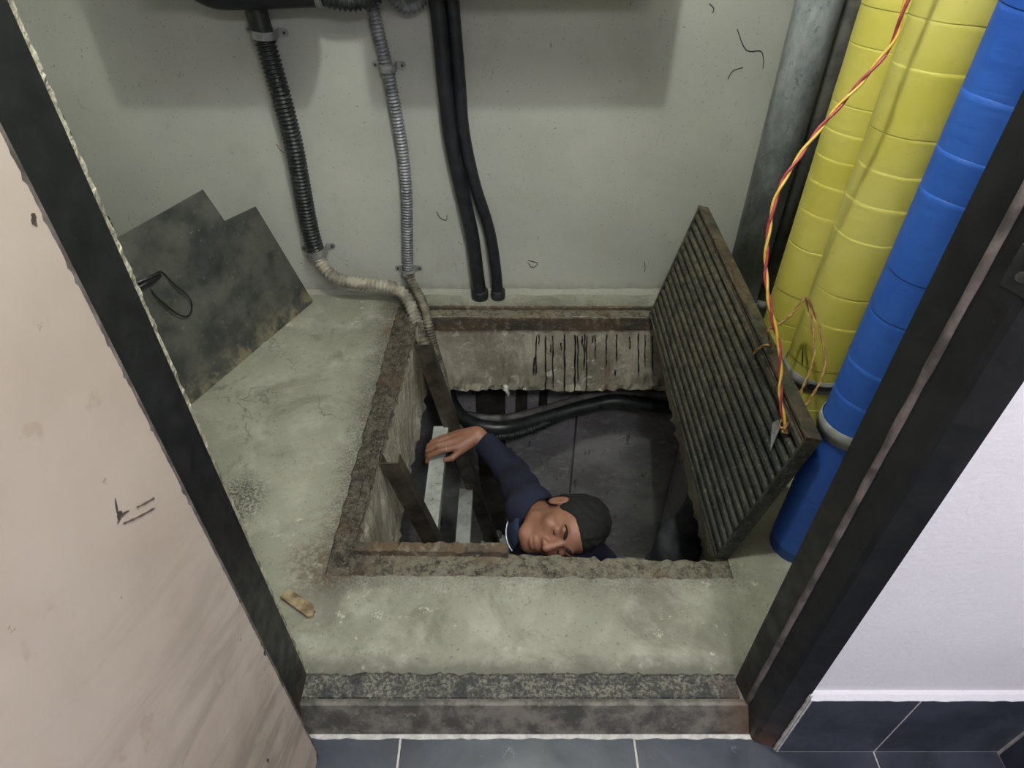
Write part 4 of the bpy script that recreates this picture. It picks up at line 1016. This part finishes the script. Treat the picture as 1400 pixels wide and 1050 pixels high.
# shirt
T = Field((-.16, .93, -.92), (.52, 1.72, -.02), .005)
T.cone(NB+np.array((0, .01, -.02)), CHs, .075, .125, .06); T.cone(CHs-lat*.07, PV-lat*.07, .118, .118, .05); T.cone(CHs+lat*.07, PV+lat*.07, .118, .118, .05)
T.cone(SR, CHs, .064, .10, .05); T.cone(SL, CHs, .064, .10, .05); T.cone(SR, SL, .060, .060, .04)
T.cone(SR, SR+(ER-SR)*.55, .062, .058, .03); T.cone(SR+(ER-SR)*.5, ER, .058, .056, .03)
CUF = ER+(WR-ER)*.86; T.cone(ER, CUF, .055, .043, .03)
T.cone(SL, EL, .063, .054, .03); T.cone(EL, EL+(WL-EL)*.86, .052, .042, .02)
T.cut_ball(CUF, WR-ER, .09); T.cut_ball(EL+(WL-EL)*.86, WL-EL, .09); T.wrinkle(.0045, 62, 2)
nd = np.array(hp(0, -.03, -.07))-NB
T.cut_ball(NB+nd*.45, nd, .085); shirt = T.obj('shirt', M['shirt'], person, 2)
# collar: a folded band round the neck with white piping along its edge
nax = (Vector(nd).normalized()+hz*.8).normalized(); fx = Vector((-.55, -.80, .1)); fx = (fx-nax*fx.dot(nax)).normalized(); sd = nax.cross(fx); nb = Vector(np.array(hp(0, -.025, -.095))*.72+NB*.28)-nax*.055
vs = []; S = 40; edge = []
for k in range(S+1):
    a = math.radians(14)+(2*math.pi-math.radians(28))*k/S; w_ = .5+.5*math.cos(a); dr = fx*math.cos(a)+sd*math.sin(a)
    top = nb+nax*(.074+.004*math.sin(5*a))+dr*.068; mid = nb+nax*(.066)+dr*.080; low = nb+nax*(.018-.016*w_)+dr*(.087+.010*w_)
    for p in (nb+nax*.03+dr*.064, top, mid, low, low-nax*.003-dr*.003): vs.append(p)
    edge.append(low+nax*.001+dr*.0015)
fs = [(5*k+j, 5*k+5+j, 5*k+6+j, 5*k+j+1) for k in range(S) for j in range(4)]
co = link('collar', mesh('collar', vs, fs, M['collar'], True), person)
MB().tube(edge, .0019, 7).obj('white_piping', M['stripe'], co, True)
cu = Vector(CUF); ca = Vector(WR-ER).normalized()
# trousers, belt, shoes
Tr = Field((-.06, 1.02, -1.78), (.50, 1.52, -.76), .006)
for h_, k_, a_ in ((HPR, KR, AR), (HPL, KL, AL)):
    Tr.cone(h_, k_, .092, .070, .03); Tr.cone(k_, a_+np.array((0, 0, .02)), .068, .058, .03)
Tr.cone(PV-lat*.06, PV+lat*.06, .105, .105, .04); Tr.wrinkle(.004, 55, 8); Tr.cut((0, 0, -.80), (0, 0, 1)); Tr.obj('trousers', M['trouser'], person, 2)
for a_ in (AR, AL):
    Sf = Field(a_-np.array((.10, .22, .09)), a_+np.array((.10, .10, .06)), .005)
    Sf.cone(a_+np.array((0, .02, -.030)), a_+np.array((-.02, -.14, -.042)), .046, .040, 0); Sf.cone(a_, a_+np.array((0, 0, .03)), .044, .042, .02); Sf.cut((0, 0, CZ+.0005), (0, 0, -1))
    Sf.obj('shoe', M['shoe'], person, 1)
# pale ring on a finger
rc = Vector(mcp[0]).lerp(Vector(pip[0]), .62); rd = (Vector(pip[0])-Vector(mcp[0])).normalized(); e1 = rd.orthogonal().normalized(); e2 = rd.cross(e1)
MB().tube([rc+(e1*math.cos(t)+e2*math.sin(t))*.0112 for t in [2*math.pi*i/20 for i in range(21)]], .0014, 6, False).obj('finger_ring', M['ring'], person, True)

# ================================================================== SACK standing in the chamber
Sk = Field((.50, 1.30, CZ), (.80, 1.72, -.40), .008)
Sk.cone((.66, 1.50, -1.72), (.66, 1.50, -1.1), .11, .125, 0); Sk.cone((.66, 1.50, -1.1), (.63, 1.49, -.80), .12, .095, .05); Sk.cone((.63, 1.49, -.80), (.67, 1.53, -.62), .09, .055, .04); Sk.cone((.67, 1.53, -.62), (.70, 1.56, -.50), .05, .035, .03); Sk.cone((.60, 1.46, -.95), (.615, 1.47, -.72), .05, .03, .03)
Sk.wrinkle(.017, 36, 3); Sk.cut((0, 0, CZ+.001), (0, 0, -1))
sk = Sk.obj('dark_sack', M['bag'], None, 2); rebase(sk, (.66, 1.5, CZ)); tag(sk, 'dark crumpled sack standing in the chamber below the pit cover', 'sack')
Jg = Field((-.16, 2.02, CZ), (.02, 2.215, -1.50), .006)  # jug shape invented to give the bright white spot behind the ladder
Jg.cone((-.075, 2.12, -1.77), (-.075, 2.12, -1.62), .06, .058, 0); Jg.cone((-.075, 2.12, -1.62), (-.075, 2.12, -1.55), .045, .02, .03); Jg.cut((0, 0, CZ+.001), (0, 0, -1))
jg = Jg.obj('white_spot_jug', M['stripe'], None, 2); rebase(jg, (-.075, 2.12, CZ)); tag(jg, 'made-up white jug shape for a bright spot behind the ladder', 'jug'); jg['_o'] = (-.075, 2.12, CZ)
MB().tube([(-.075, 2.12, -1.535), (-.075, 2.12, -1.515)], .022, 14).obj('cap', M['band'], jg, True)
for o in bpy.data.objects:
    if '_o' in o: del o['_o']
